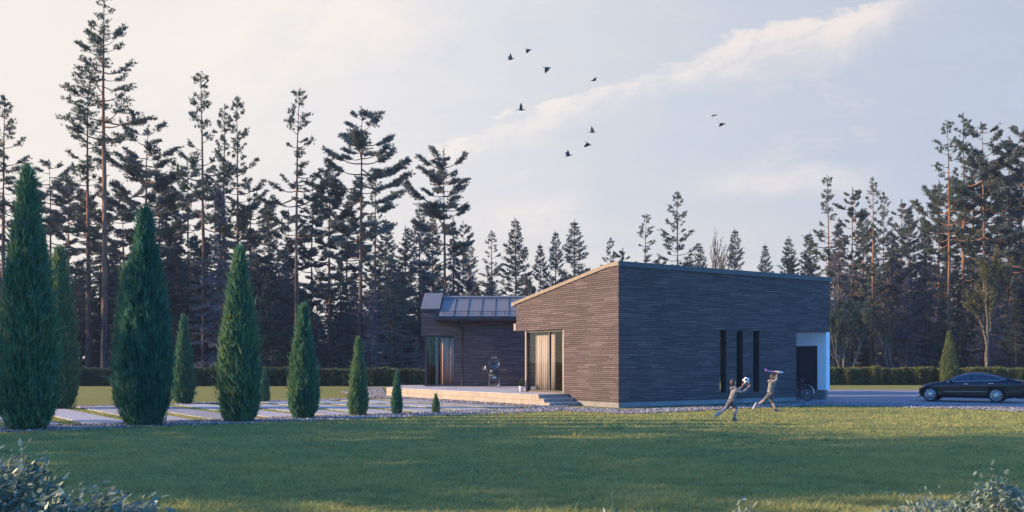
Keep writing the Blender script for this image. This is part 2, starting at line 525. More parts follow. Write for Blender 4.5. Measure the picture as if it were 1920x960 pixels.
# ------------------------------------------------------------------ camera, sky, sun
def setup():
    cam = bpy.data.cameras.new('camera'); co = bpy.data.objects.new('camera', cam); COL.objects.link(co)
    co.location = (0, 0, H_EYE); co.rotation_euler = (PI / 2, 0, 0)
    cam.sensor_width = 36; cam.lens = FPX / 1920 * 36; cam.shift_y = (YH - 480) / 1920
    cam.clip_end = 2000; cam.clip_start = .1
    SC.camera = co
    SC.view_settings.view_transform = 'Standard'; SC.view_settings.look = 'None'
    SC.view_settings.exposure = EXPO; SC.view_settings.gamma = 1
    EL, AZ = math.radians(18.5), math.radians(-91.5)         # low sun straight from the west (camera left)
    sun = bpy.data.lights.new('sun', 'SUN'); so = bpy.data.objects.new('sun', sun); COL.objects.link(so)
    sun.energy = SUN_E; sun.angle = math.radians(.55); sun.color = (1.0, .715, .44)
    d = Vector((math.sin(AZ) * math.cos(EL), math.cos(AZ) * math.cos(EL), math.sin(EL)))
    so.rotation_euler = (-d).to_track_quat('-Z', 'Y').to_euler(); so.location = (-30, 0, 30)
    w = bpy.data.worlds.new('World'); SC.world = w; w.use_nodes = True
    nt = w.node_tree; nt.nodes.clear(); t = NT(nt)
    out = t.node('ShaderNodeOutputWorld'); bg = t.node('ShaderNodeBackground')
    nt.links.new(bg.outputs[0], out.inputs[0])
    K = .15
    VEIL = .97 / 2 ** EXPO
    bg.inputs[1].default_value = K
    sky = t.node('ShaderNodeTexSky'); sky.sky_type = 'NISHITA'; sky.sun_disc = False
    sky.sun_elevation = EL; sky.sun_rotation = AZ
    sky.air_density = 1.0; sky.dust_density = .6; sky.ozone_density = 2.5
    v = t.coord('Generated'); x, y, z = t.xyz(v)
    # thin cloud veil over the northern half of the sky, brightest toward the sun
    q = y.max(.12)
    a = x / q; e = z / q                                   # slopes along the horizon
    side = a.smooth(-.62, .62)
    veil = t.ramp(side, [(0, (.97, .90, .83)), (.28, (.88, .855, .845)), (.6, (.70, .725, .78)), (1, (.51, .585, .71))])
    low = t.ramp(side, [(0, (1.0, .89, .78)), (.4, (.90, .83, .77)), (1, (.76, .72, .73))])
    veil = t.mix(e.smooth(.22, .0) * .8, veil, low)
    zen = z.smooth(.42, .75)                               # the veil thins out overhead
    wv = t.noise(t.vec(a * 1.6, e * 4.0, 0.0), 2.2, 8.0, .62, dist=.35)
    w2 = t.noise(t.vec(a * 3.0 + 4.0, e * 7.0, 1.0), 3.4, 9.0, .66, dist=.25)
    w3 = t.noise(t.vec(a * 2.2 + 9.0, e * 3.2 - a * 1.2, 3.0), 5.0, 9.0, .68, dist=.4)
    wob = (wv - .5) * .075 + (w2 - .5) * .06
    line = e - (a * .315 + .238) + wob                     # long diagonal streak, crisp above and ragged below
    wide = (a + .25) * .030 + .006
    rel = line / wide.max(.012)
    band = rel.smooth(1.0, .7) * rel.smooth(-2.2, .6) * a.smooth(-.20, -.04) * a.smooth(.46, .36)
    l2 = (e - (a * .25 + .395) + wob * 1.6)                # bright mass high on the sunny side
    mass = l2.abs().smooth(.085, .01) * a.smooth(.0, -.14) * a.smooth(-.52, -.28)
    l3 = (e - .178 + wob * .6).abs().smooth(.026, .004) * a.smooth(.16, .24) * a.smooth(.42, .31)
    l4 = (e - (.148 + a * .1) + wob * .7).abs().smooth(.03, .004) * a.smooth(-.06, -.01) * a.smooth(.10, .03)
    l5 = w2.smooth(.52, .70) * e.smooth(.04, .1) * .7
    wisps = (band * 1.0).max(mass * .95).max(l3 * .55).max(l4 * .7).max(l5 * .45)
    cl = t.mix(side, (1.0, .945, .88), (.90, .82, .785))
    veil = t.mix(w2.smooth(.52, .36) * side * .4, veil, (.57, .65, .80))
    veil = t.mix(wisps * (w3.smooth(.34, .60) * .85 + .15), veil, cl)
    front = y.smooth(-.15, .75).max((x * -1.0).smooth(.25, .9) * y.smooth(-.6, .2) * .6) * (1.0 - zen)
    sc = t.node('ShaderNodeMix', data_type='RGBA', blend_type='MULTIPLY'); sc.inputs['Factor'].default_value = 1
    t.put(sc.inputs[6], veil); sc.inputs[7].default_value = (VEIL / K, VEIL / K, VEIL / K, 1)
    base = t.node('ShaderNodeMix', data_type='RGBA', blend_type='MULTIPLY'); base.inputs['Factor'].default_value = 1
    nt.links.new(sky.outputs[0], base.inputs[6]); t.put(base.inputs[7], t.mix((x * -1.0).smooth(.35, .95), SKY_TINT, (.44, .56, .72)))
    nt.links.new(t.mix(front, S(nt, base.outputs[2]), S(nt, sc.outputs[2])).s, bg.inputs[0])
    w.cycles.sampling_method = 'MANUAL'; w.cycles.sample_map_resolution = 512
    c = SC.cycles
    c.max_bounces = 6; c.diffuse_bounces = 3; c.glossy_bounces = 3; c.transmission_bounces = 4; c.transparent_max_bounces = 12
    c.use_denoising = True; c.caustics_reflective = False; c.caustics_refractive = False


SUN_E = 4.2
EXPO = 1.3
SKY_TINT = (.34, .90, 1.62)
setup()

# ------------------------------------------------------------------ ground
UX, VX = Vector((.817, .576, 0)), Vector((-.576, .817, 0))
C0 = Vector((4.0, 36.6, 0))
ROT = math.atan2(.576, .817)


def UV(u, v, z=0.0):
    return C0 + UX * u + VX * v + Vector((0, 0, z))


LAWN_EDGE = [(-420, 822), (-200, 815), (0, 811), (150, 806), (300, 800), (450, 795), (569, 789.5), (700, 785), (817, 780), (900, 777), (960, 775), (1010, 773), (1050, 771.5), (1110, 773.5), (1170, 777),
             (1250, 773.5), (1350, 768.5), (1450, 764), (1550, 761), (1650, 763), (1750, 766), (1850, 769.5), (1920, 773), (2100, 779), (2400, 790)]


def sheet(name, poly, z, mat, kind='structure', parent=None):
    me = bpy.data.meshes.new(name)
    me.from_pydata([(p[0], p[1], z) for p in poly], [], [tuple(range(len(poly)))])
    bm = bmesh.new(); bm.from_mesh(me)
    bmesh.ops.triangulate(bm, faces=bm.faces)
    bmesh.ops.recalc_face_normals(bm, faces=bm.faces)
    for f in bm.faces:
        if f.normal.z < 0: f.normal_flip()
    bm.to_mesh(me); bm.free()
    o = link(name, me, mat, parent)
    if kind: o['kind'] = kind
    return o


def ground():
    N = 60
    xs = np.concatenate([-np.geomspace(600, 2, N), [0], np.geomspace(2, 600, N)])
    ys = np.concatenate([[-200, -60, -20], np.arange(0, 80, 1.5), np.geomspace(80, 900, 30)])
    X, Y = np.meshgrid(xs, ys)
    Z = np.zeros_like(X)
    V = np.stack([X, Y, Z], -1).reshape(-1, 3)
    nx, ny = len(xs), len(ys)
    i = np.arange(nx * ny).reshape(ny, nx)
    F = np.stack([i[:-1, :-1], i[:-1, 1:], i[1:, 1:], i[1:, :-1]], -1).reshape(-1, 4)
    link('lawn', soup('lawn', V, F), M['lawn'])['kind'] = 'structure'

    # gravel borders: bed sheets and loose stones on them
    front = [G(x, y).xy for x, y in LAWN_EDGE]
    back = []
    for x, y in [(2400, 781), (2100, 771), (1920, 766.5), (1850, 763), (1750, 759.5), (1650, 757.5), (1550, 756.5), (1480, 757.5), (1350, 762.5), (1250, 766.5), (1165, 769.5), (1110, 766), (1035, 764.5), (960, 768), (817, 772.5),
                 (700, 777), (569, 781.5), (450, 786), (300, 791.5), (150, 797), (0, 802), (-200, 806), (-420, 811)]:
        back.append(G(x, y).xy)
    strip1 = [tuple(p) for p in front + back]
    # rim round the terrace
    p = [UV(-1.5, 2.9), UV(-1.72, 15.2), G(716, 727), G(690, 727), G(640, 736), UV(-2.9, 15.6), UV(-2.6, 9), UV(-2.3, 4.0), UV(-2.6, 1.4), UV(-1.4, .9), UV(-1.0, 2.0)]
    strip2 = [(q.x, q.y) for q in p]
    # far edge of the slab path
    strip3 = [tuple(UV(u, v).xy) for u, v in [(-36, 11.95), (-17, 12.0), (-9, 12.1), (-3.4, 12.3), (-3.4, 13.1), (-9, 13.3), (-17, 12.75), (-36, 12.6)]]
    polys = [strip1, strip2, strip3]
    for k, q in enumerate(polys):
        sheet('gravel_bed', q, .006 + .004 * k, M['gravel_bed'])
    rng = np.random.default_rng(3)

    def inside(P, poly):
        poly = np.array(poly); r = np.zeros(len(P), bool)
        j = len(poly) - 1
        for i in range(len(poly)):
            xi, yi = poly[i]; xj, yj = poly[j]
            c = ((yi > P[:, 1]) != (yj > P[:, 1])) & (P[:, 0] < (xj - xi) * (P[:, 1] - yi) / (yj - yi + 1e-12) + xi)
            r ^= c; j = i
        return r
    pts = []
    for q in polys:
        a = np.array(q); lo, hi = a.min(0), a.max(0)
        n = int((hi - lo).prod() * 420)
        n = min(n, 900000)
        P = lo + rng.random((n, 2)) * (hi - lo)
        P = P[np.abs(P[:, 0] / P[:, 1]) < .62]
        pts.append(P[inside(P, q)])
    P = np.concatenate(pts)
    n = len(P)
    octa = np.array([[1, 0, 0], [-.5, .87, 0], [-.5, -.87, 0], [0, 0, .75], [.1, .1, -.4]])
    fc = np.array([[0, 1, 3], [1, 2, 3], [2, 0, 3], [1, 0, 4], [2, 1, 4], [0, 2, 4]])
    size = rng.uniform(.018, .042, n) * (1 + (P[:, 1] > 34) * .25)
    ang = rng.random(n) * 2 * PI
    jit = rng.normal(0, .28, (n, 5, 3))
    L = (octa[None] + jit) * size[:, None, None] * np.array([1.15, .9, .9])
    c, s_ = np.cos(ang), np.sin(ang)
    V = np.empty_like(L)
    V[..., 0] = L[..., 0] * c[:, None] - L[..., 1] * s_[:, None] + P[:, 0:1]
    V[..., 1] = L[..., 0] * s_[:, None] + L[..., 1] * c[:, None] + P[:, 1:2]
    V[..., 2] = L[..., 2] + .02
    F = (fc[None] + (np.arange(n) * 5)[:, None, None]).reshape(-1, 3)
    o = link('gravel', soup('gravel', V.reshape(-1, 3), F), M['stones'])
    tag(o, 'loose grey and white gravel in strips beside lawn and terrace', 'gravel', kind='stuff')

    # slabs of the path, grass between them
    k = 0
    u = -31.0
    pr = random.Random(4)
    while u < -2.9:
        v0 = 1.15; v1 = 11.85
        if u > -4.6: v0, v1 = 2.2, 11.9
        m = MB()
        m.box(0, 1.2, 0, v1 - v0, -.05, .028 + .004 * (k % 2))
        s = m.build('paving_slab', M['slab'], bevel=.008)
        s.location = UV(u, v0); s.rotation_euler = (pr.uniform(-.0012, .0012), pr.uniform(-.006, .006), ROT + pr.uniform(-.003, .003)); s['kind'] = 'structure'
        u += 1.8; k += 1

    # driveway on the far side of the house
    dr = [UV(.2, -.10), UV(10.0, -.45), G(1480, 758), G(1550, 757), G(1650, 758), G(1750, 760), G(1850, 763.5), G(1920, 767), G(2400, 781.5), G(2600, 738), G(1900, 729), G(1735, 731.5), G(1640, 731), G(1552, 731), UV(12.4, 10.5), UV(9, 8), UV(.2, .1)]
    sheet('driveway', [(p.x, p.y) for p in dr], .018, M['drive'])

    # mown grass, thinning out to bare texture with distance
    n = 430000
    tanx = rng.uniform(-.66, .66, n)
    invy = rng.uniform(1 / 38.0, 1 / 9.5, n)
    Y = 1 / invy; X = tanx * Y
    ex = np.array([p.x / p.y for p in front]); ey = np.array([1 / p.y for p in front])
    lim = np.interp(tanx, ex, ey)
    keep = invy > lim
    X, Y = X[keep], Y[keep]
    # rough grass between the slabs and a rim on the far lawn
    m2 = 46000
    uu = rng.uniform(-30, -3, m2); vv = rng.uniform(1.2, 11.9, m2)
    ph = np.mod(uu + 31.0, 1.8)
    ok = ph > 1.22
    uu, vv = uu[ok], vv[ok]
    X = np.concatenate([X, C0.x + uu * .817 - vv * .576]); Y = np.concatenate([Y, C0.y + uu * .576 + vv * .817])
    q = 2600
    tx = rng.uniform(-.62, .62, q); ty = 1 / rng.uniform(1 / 30.0, 1 / 10.0, q)
    kk = (1 / ty) > np.interp(tx, ex, ey) + .0006
    tx, ty = (tx * ty)[kk], ty[kk]
    n0 = len(X)
    X = np.concatenate([X, np.repeat(tx, 16) + rng.normal(0, .045, len(tx) * 16)]); Y = np.concatenate([Y, np.repeat(ty, 16) + rng.normal(0, .03, len(tx) * 16)])
    n = len(X)
    cl = np.sin(X * 2.1 + 1.3 * np.sin(Y * 1.7)) * np.sin(Y * 2.9 + 1.1 * np.sin(X * 1.3)) + .6 * np.sin(X * 7.3 + Y * 1.1) * np.sin(Y * 9.1 - X * .7)
    h = rng.uniform(.020, .052, n) * (1 + .45 * np.clip(cl, -.6, 1.2)) * (1 + .6 * (rng.random(n) < .05))
    h[n0:] *= rng.uniform(1.3, 2.3, n - n0)
    wdt = .0045 + .00042 * Y
    a = rng.random(n) * 2 * PI
    lean = rng.normal(0, .95, (n, 2)) * h[:, None]
    V = np.zeros((n, 3, 3))
    V[:, 0, 0] = X - np.cos(a) * wdt; V[:, 0, 1] = Y - np.sin(a) * wdt
    V[:, 1, 0] = X + np.cos(a) * wdt; V[:, 1, 1] = Y + np.sin(a) * wdt
    V[:, 2, 0] = X + lean[:, 0]; V[:, 2, 1] = Y + lean[:, 1]; V[:, 2, 2] = h
    F = np.arange(n * 3).reshape(n, 3)
    o = link('grass', soup('grass', V.reshape(-1, 3), F), M['blades'])
    tag(o, 'short mown green grass covering the lawn in front of house', 'grass', kind='stuff')


ground()


# ------------------------------------------------------------------ the house
def pane_window(parent, name, x0, x1, z0, z1, y, mullions=(), th=.07, dep=.08, axis='x', frame='frame'):
    """framed glazing in plane y (axis x) or plane x (axis y); panes are children of the frame"""
    m = MB()
    def bx(a, b, c, d):
        if axis == 'x': m.box(a, b, y, y + dep, c, d)
        else: m.box(y, y + dep, a, b, c, d)
    bx(x0, x0 + th, z0, z1); bx(x1 - th, x1, z0, z1)
    bx(x0 + th, x1 - th, z0, z0 + th); bx(x0 + th, x1 - th, z1 - th, z1)
    edges = [x0 + th]
    for q in mullions:
        bx(q - th / 2, q + th / 2, z0 + th, z1 - th); edges += [q - th / 2, q + th / 2]
    edges.append(x1 - th)
    fr = m.build(name, M[frame], parent)
    for i in range(0, len(edges), 2):
        g = MB()
        a, b = edges[i], edges[i + 1]
        if axis == 'x': g.box(a, b, y + dep * .45, y + dep * .6, z0 + th, z1 - th)
        else: g.box(y + dep * .45, y + dep * .6, a, b, z0 + th, z1 - th)
        g.build('pane', M['glass'], fr)
    return fr


def curtain(label, x0, x1, y, z0, z1, axis, parent_mat, folds=9, amp=.05):
    folds, amp = max(2, int(folds * .75)), amp * .42
    """hanging cloth with folds; built in the frame of a wing, linked top-level"""
    n = folds * 10
    vs, fs = [], []
    for i in range(n + 1):
        t = i / n
        w = math.sin(t * folds * 2 * PI) * amp + math.sin(t * folds * 4.3 + 1) * amp * .4
        for z, q in ((z0, 1.15), ((z0 + z1) / 2, 1.0), (z1, .8)):
            p = (x0 + (x1 - x0) * t, y + w * q) if axis == 'x' else (y + w * q, x0 + (x1 - x0) * t)
            vs.append((p[0], p[1], z))
    for i in range(n):
        for k in range(2):
            b = i * 3 + k
            fs.append((b, b + 3, b + 4, b + 1))
    me = bpy.data.meshes.new('curtain'); me.from_pydata(vs, [], fs)
    o = link('curtain', me, M['curtain'], None, True)
    m = o.modifiers.new('cloth', 'SOLIDIFY'); m.thickness = .006
    o.matrix_world = parent_mat
    tag(o, label, 'curtain', 'curtains hanging behind the windows')
    return o


ZF, ZH = .45, 3.05


def main_house():
    h = empty('house', C0, ROT)
    tag(h, 'dark stone clad house wing with mono pitch roof, narrow slot windows and sunlit gable', 'house')
    MW = Matrix.Translation(C0) @ Matrix.Rotation(ROT, 4, 'Z')
    L, D, T = 12.6, 6.6, .3
    top = 5.36
    slots = [(5.45, 5.86), (6.47, 6.87), (7.49, 7.89)]
    # long wall
    m = MB()
    xs = [0.0]
    for a, b in slots: xs += [a, b]
    xs.append(10.28)
    for i in range(0, len(xs), 2):
        m.box(xs[i], xs[i + 1], 0, T, .2, ZH)
    for a, b in slots:
        m.box(a, b, 0, T, .2, ZF)
    m.box(0, L, 0, T, ZH, top)
    m.box(10.0, 10.28, T, 3.2, .2, ZH)            # return wall beside the passage
    m.box(10.0, 10.28, T, 6.0, ZH, 4.1)            # wall above the passage
    m.build('wall', M['clad'], h)
    # gable wall facing the sun
    m = MB()
    m.prism([(T, .2), (3.32, .2), (3.32, ZH), (D + .02, ZH), (D + .02, 4.17), (.62, top - .04), (T, top - .01)], 'x', 0, T)
    m.build('wall', M['clad'], h)
    m = MB()
    m.prism([(D - .28, ZH), (D + .015, ZH), (D + .015, 4.15), (D - .28, 4.2)], 'x', T, 10.28)
    m.box(1.6, 10.28, 6.02, 6.3, ZF, ZH)
    m.build('wall', M['clad'], h)
    # plinth and floor
    m = MB()
    m.box(.02, 10.26, .02, 6.3, 0, .198)
    m.build('plinth', M['concrete'], h)
    m = MB(); m.box(.05, 9.98, T, 6.28, .40, ZF + .005); m.build('floor', M['oak'], h)
    m = MB(); m.box(T, 10.0, T, 6.3, ZH - .03, ZH + .05); m.build('ceiling', M['inside'], h)
    m = MB(); m.box(5.0, 5.12, T, 6.0, ZF, ZH - .03); m.box(T, 3.6, 3.36, 3.46, ZF, ZH - .03); m.build('partition', M['inside'], h)
    # roof
    m = MB()
    m.prism([(-.06, top + .13), (-.06, top + .15), (.62, top + .10), (D + .5, 4.28), (D + .5, 4.12), (.62, top - .03), (-.02, top + .002)], 'x', .06, 10.30)
    m.prism([(-.06, top + .13), (-.06, top + .15), (.36, top + .12), (.36, top + .002), (-.02, top + .002)], 'x', 10.304, L + .04)
    r = m.build('roof', M['roof'], h)
    m = MB(); m.box(-.052, L + .05, -.068, -.003, top - .045, top + .154); m.build('fascia', M['dark'], r)  # same metal as the verge board; charcoal colour paints in the wall's shade
    m = MB()
    m.prism([(-.001, top - .01), (-.001, top + .145), (.62, top + .10), (D + .12, 4.31), (D + .12, 4.18), (.62, top - .045)], 'x', -.05, .055)
    fa = m.build('fascia', M['fascia'], r); fa['label'] = 'sunlit brown verge board'
    m = MB(); m.box(-.02, .25, D + .025, D + .19, ZH + .02, ZH + .32); m.build('gutter_end', M['jamb'], r)
    # slot windows: deep set glass and dark reveals
    for a, b in slots:
        w = pane_window(h, 'window', a, b, ZF, ZH, .20, th=.045, dep=.06)
        g = MB(); g.box(a, a + .02, .012, .198, ZF, ZH); g.box(b - .02, b, .012, .198, ZF, ZH); g.box(a + .02, b - .02, .012, .198, ZH - .02, ZH); g.box(a - .02, b + .02, -.03, .19, ZF - .025, ZF + .012)
        g.build('reveal', M['frame'], w)
    # corner glazing on the gable
    w = pane_window(h, 'window', 3.335, 6.04, ZF + .02, ZH - .01, .10, mullions=(4.42,), th=.075, dep=.09, axis='y')
    g = MB(); g.box(.02, .24, 3.33, 6.08, ZF - .03, ZF + .018); g.build('sill', M['fascia'], w)
    g = MB(); g.box(.06, .10, 3.325, 3.46, ZF + .02, ZH - .01); g.build('jamb', M['jamb'], w)
    g = MB(); g.box(.05, .10, 5.96, 6.05, ZF + .02, ZH - .01); g.build('jamb', M['jamb'], w)
    pane_window(h, 'window', .20, 1.6, ZF + .02, ZH - .01, 5.95, mullions=(.62,), th=.075, dep=.09)
    # passage screen: white wall with a dark door
    m = MB()
    m.box(L - .25, L - .004, .004, .48, ZF, ZH); m.box(L - .25, L - .004, .48, 3.1, 2.44, ZH); m.box(L - .25, L - .004, 2.9, 3.1, ZF, 2.44)
    s = m.build('screen_wall', M['white'], h)
    m = MB(); m.box(L - .12, L - .06, .48, 2.9, ZF, 2.44); d = m.build('door', M['dark'], h)
    m = MB(); m.box(L - .145, L - .12, .62, .65, 1.35, 1.6); m.build('handle', M['gutter'], d)
    m = MB(); m.box(L - .22, L - .04, .09, 3.1, 0, ZF - .004); m.build('plinth', M['concrete'], h)
    m = MB(); m.box(10.282, 10.31, T + .01, 3.2, .02, ZH - .06); m.build('bounce_lining', M['white'], h)  # white facing out of view, added to bounce light onto the screen wall
    curtain('wide beige curtain with soft folds behind the sunlit corner glazing', 4.86, 5.72, .42, ZF + .03, ZH - .1, 'y', MW, 8, .04)
    curtain('narrow beige curtain between the post and dark gap of corner glazing', 4.36, 4.70, .36, ZF + .03, ZH - .1, 'y', MW, 4, .035)
    curtain('gathered beige curtain at the end of the corner glazing beside stone', 3.50, 3.84, .34, ZF + .03, ZH - .1, 'y', MW, 4, .035)
    return h


def rear_house():
    O = Vector((-4.65, 50.0, 0))
    h = empty('house', O, 0)
    tag(h, 'low navy stone house wing with grey metal roof standing behind the paved terrace', 'house')
    MW = Matrix.Translation(O)
    L = 13.0
    wx0, wx1, wt = .22, 1.73, 3.04
    m = MB()
    m.box(wx1, L, 0, .3, ZF, 4.0)
    m.box(0, wx1, 0, .3, wt, 4.0)
    m.prism([(0, 4.0), (.94, 4.0), (.94, 4.385), (0, 4.385)], 'y', 0, .3)
    m.build('wall', M['clad'], h)
    m = MB()
    m.prism([(.3, wt), (4.5, wt), (4.5, 4.39), (2.4, 5.2), (.3, 4.39)], 'x', 0, .3)
    m.box(0, .3, 1.9, 4.5, ZF, wt)
    m.box(.3, L, 4.2, 4.5, ZF, 4.2)
    m.build('wall', M['clad'], h)
    m = MB(); m.box(.05, L, .05, 4.4, .1, ZF + .006); m.build('floor', M['oak'], h)
    m = MB(); m.box(.3, L, .3, 4.2, wt + .01, wt + .08); m.build('ceiling', M['inside'], h)
    m = MB(); m.box(2.3, 2.4, .3, 4.2, ZF, wt); m.build('partition', M['inside'], h)
    # roof: raised gable piece, then the main slope with standing seams
    m = MB()
    m.prism([(-.05, 4.39), (-.05, 4.43), (2.4, 5.40), (4.9, 4.43), (4.9, 4.38), (2.4, 5.34)], 'x', -.04, .94)
    r = m.build('roof', M['roof'], h)
    m = MB(); m.box(-.03, .935, -.06, -.003, 4.30, 4.43); m.build('fascia', M['frame'], r)
    m = MB()
    ey, ez, ry, rz = -.72, 4.03, 2.15, 5.07
    m.prism([(ey, ez - .03), (ey, ez), (ry, rz), (ry, rz - .05)], 'x', .95, L)
    m.prism([(ry, rz - .2), (ry, rz + .10), (2.42, rz + .18), (5.2, 4.1), (5.2, 4.0), (2.42, rz)], 'x', .95, L)
    r2 = m.build('roof', M['roof'], h)
    sl = (rz - ez) / (ry - ey)
    m = MB()
    x = 1.66
    while x < L - .3:
        m.prism([(ey + .01, ez + .001), (ey + .01, ez + .038), (ry - .01, rz + .036), (ry - .01, rz - .001)], 'x', x, x + .022)
        x += .70
    m.build('seam', M['roof'], r2)
    g = MB()
    g.tube([(1.05, ey + .38, ez + .38 * sl + .12), (L - .4, ey + .38, ez + .38 * sl + .12)], .018)
    for k in range(14):
        xx = 1.15 + k * .62
        g.box(xx, xx + .03, ey + .30, ey + .42, ez + .30 * sl, ez + .38 * sl + .13)
    g.build('snow_guard', M['gutter'], r2)
    m = MB(); m.box(.72, L, ey + .02, -.003, ez - .24, ez - .16); m.box(.72, L, ey + .0, ey + .03, ez - .24, ez - .034); m.build('soffit', M['dark'], r2)
    m = MB()
    m.prism([(ey - .12, ez - .10), (ey - .105, ez - .17), (ey - .06, ez - .215), (ey - .01, ez - .225), (ey - .002, ez - .10), (ey - .012, ez - .10), (ey - .02, ez - .2), (ey - .06, ez - .2), (ey - .095, ez - .16), (ey - .108, ez - .10)], 'x', .70, L)
    gt = m.build('gutter', M['gutter'], r2)
    m = MB()
    m.tube([(2.12, ey - .06, ez - .22), (2.12, ey - .06, ez - .32), (2.12, -.075, ez - .75), (2.12, -.075, ZF + .12), (2.12, -.16, ZF + .05)], .042, 10)
    for z in (1.1, 2.3, 3.1): m.box(2.06, 2.18, -.12, -.003, z, z + .025)
    m.build('downpipe', M['gutter'], h, True)
    w = pane_window(h, 'window', wx0, wx1, ZF + .02, wt - .005, .08, mullions=(.86,), th=.06, dep=.08)
    g = MB(); g.box(wx0 + .50, wx0 + .60, .17, .21, ZF + .08, wt - .07); j = g.build('jamb', M['jamb'], w)
    pane_window(h, 'window', .17, 1.9, ZF + .02, wt - .005, wx0 + .001, th=.06, dep=.06, axis='y')
    c = curtain('pinkish beige curtain behind the tall window of the navy wing', .98, 1.68, .34, ZF + .03, wt - .1, 'x', MW, 7, .07)
    c.data.materials.clear(); c.data.materials.append(M['curtain_pink'])
    return h


def terrace():
    t = empty('terrace', UV(-1.5, 3.0))
    tag(t, 'raised paved terrace with sand coloured block edge between both house wings', 'terrace')
    base = UV(-1.5, 3.0)
    F = UV(-1.72, 15.25)
    poly = [base, F, Vector((F.x + .25, 52.6, 0)), Vector((7, 52.6, 0)), UV(7.5, 6.62), UV(-.003, 6.62), UV(-.003, 3.0)]
    pl = [((p - base).x, (p - base).y) for p in poly]
    m = MB(); m.prism(pl, 'z', 0, .405); m.build('block_edge', M['brick'], t)
    cx = sum(p[0] for p in pl) / len(pl); cy = sum(p[1] for p in pl) / len(pl)
    m = MB(); m.prism([(p[0] - .02, p[1]) if i < 3 else p for i, p in enumerate(pl)], 'z', .407, .448); m.build('paving', M['terrace'], t)
    # steps towards the lawn
    for k in range(2):
        z = .448 - .15 * (k + 1)
        m = MB()
        q = [UV(-1.5, 2.995 - .34 * k), UV(-.003, 2.995 - .34 * k), UV(-.003, 2.995 - .34 * (k + 1)), UV(-1.5, 2.995 - .34 * (k + 1))]
        q = [((p - base).x, (p - base).y) for p in q]
        m.prism(q, 'z', 0, z - .042); s = m.build('step', M['brick'], t)
        m = MB(); m.prism(q, 'z', z - .04, z); m.build('tread', M['terrace'], s)
    return t


main_house()
rear_house()
terrace()

# ------------------------------------------------------------------ plants
def unit(a):
    return a / np.maximum(np.linalg.norm(a, axis=-1, keepdims=True), 1e-9)


def tufts(rng, C, A, size, n, width, spread=.8, flat=1.0):
    """n thin triangles round each centre C, leaning along axis A"""
    k = len(C)
    d = unit(A[:, None, :] + rng.normal(0, spread, (k, n, 3)) * np.array([1, 1, flat]))
    ln = np.asarray(size).reshape(-1, 1, 1) * rng.uniform(.65, 1.25, (k, n, 1))
    side = unit(np.cross(d, rng.normal(0, 1, (k, n, 3)))) * width * rng.uniform(.7, 1.3, (k, n, 1))
    off = rng.normal(0, .18, (k, n, 3)) * ln
    c = C[:, None, :] + off
    V = np.stack([c - side, c + side, c + d * ln], 2).reshape(-1, 3)
    return V


def tri_obj(name, V, mat, parent):
    return link(name, soup(name, V, np.arange(len(V)).reshape(-1, 3)), mat, parent)


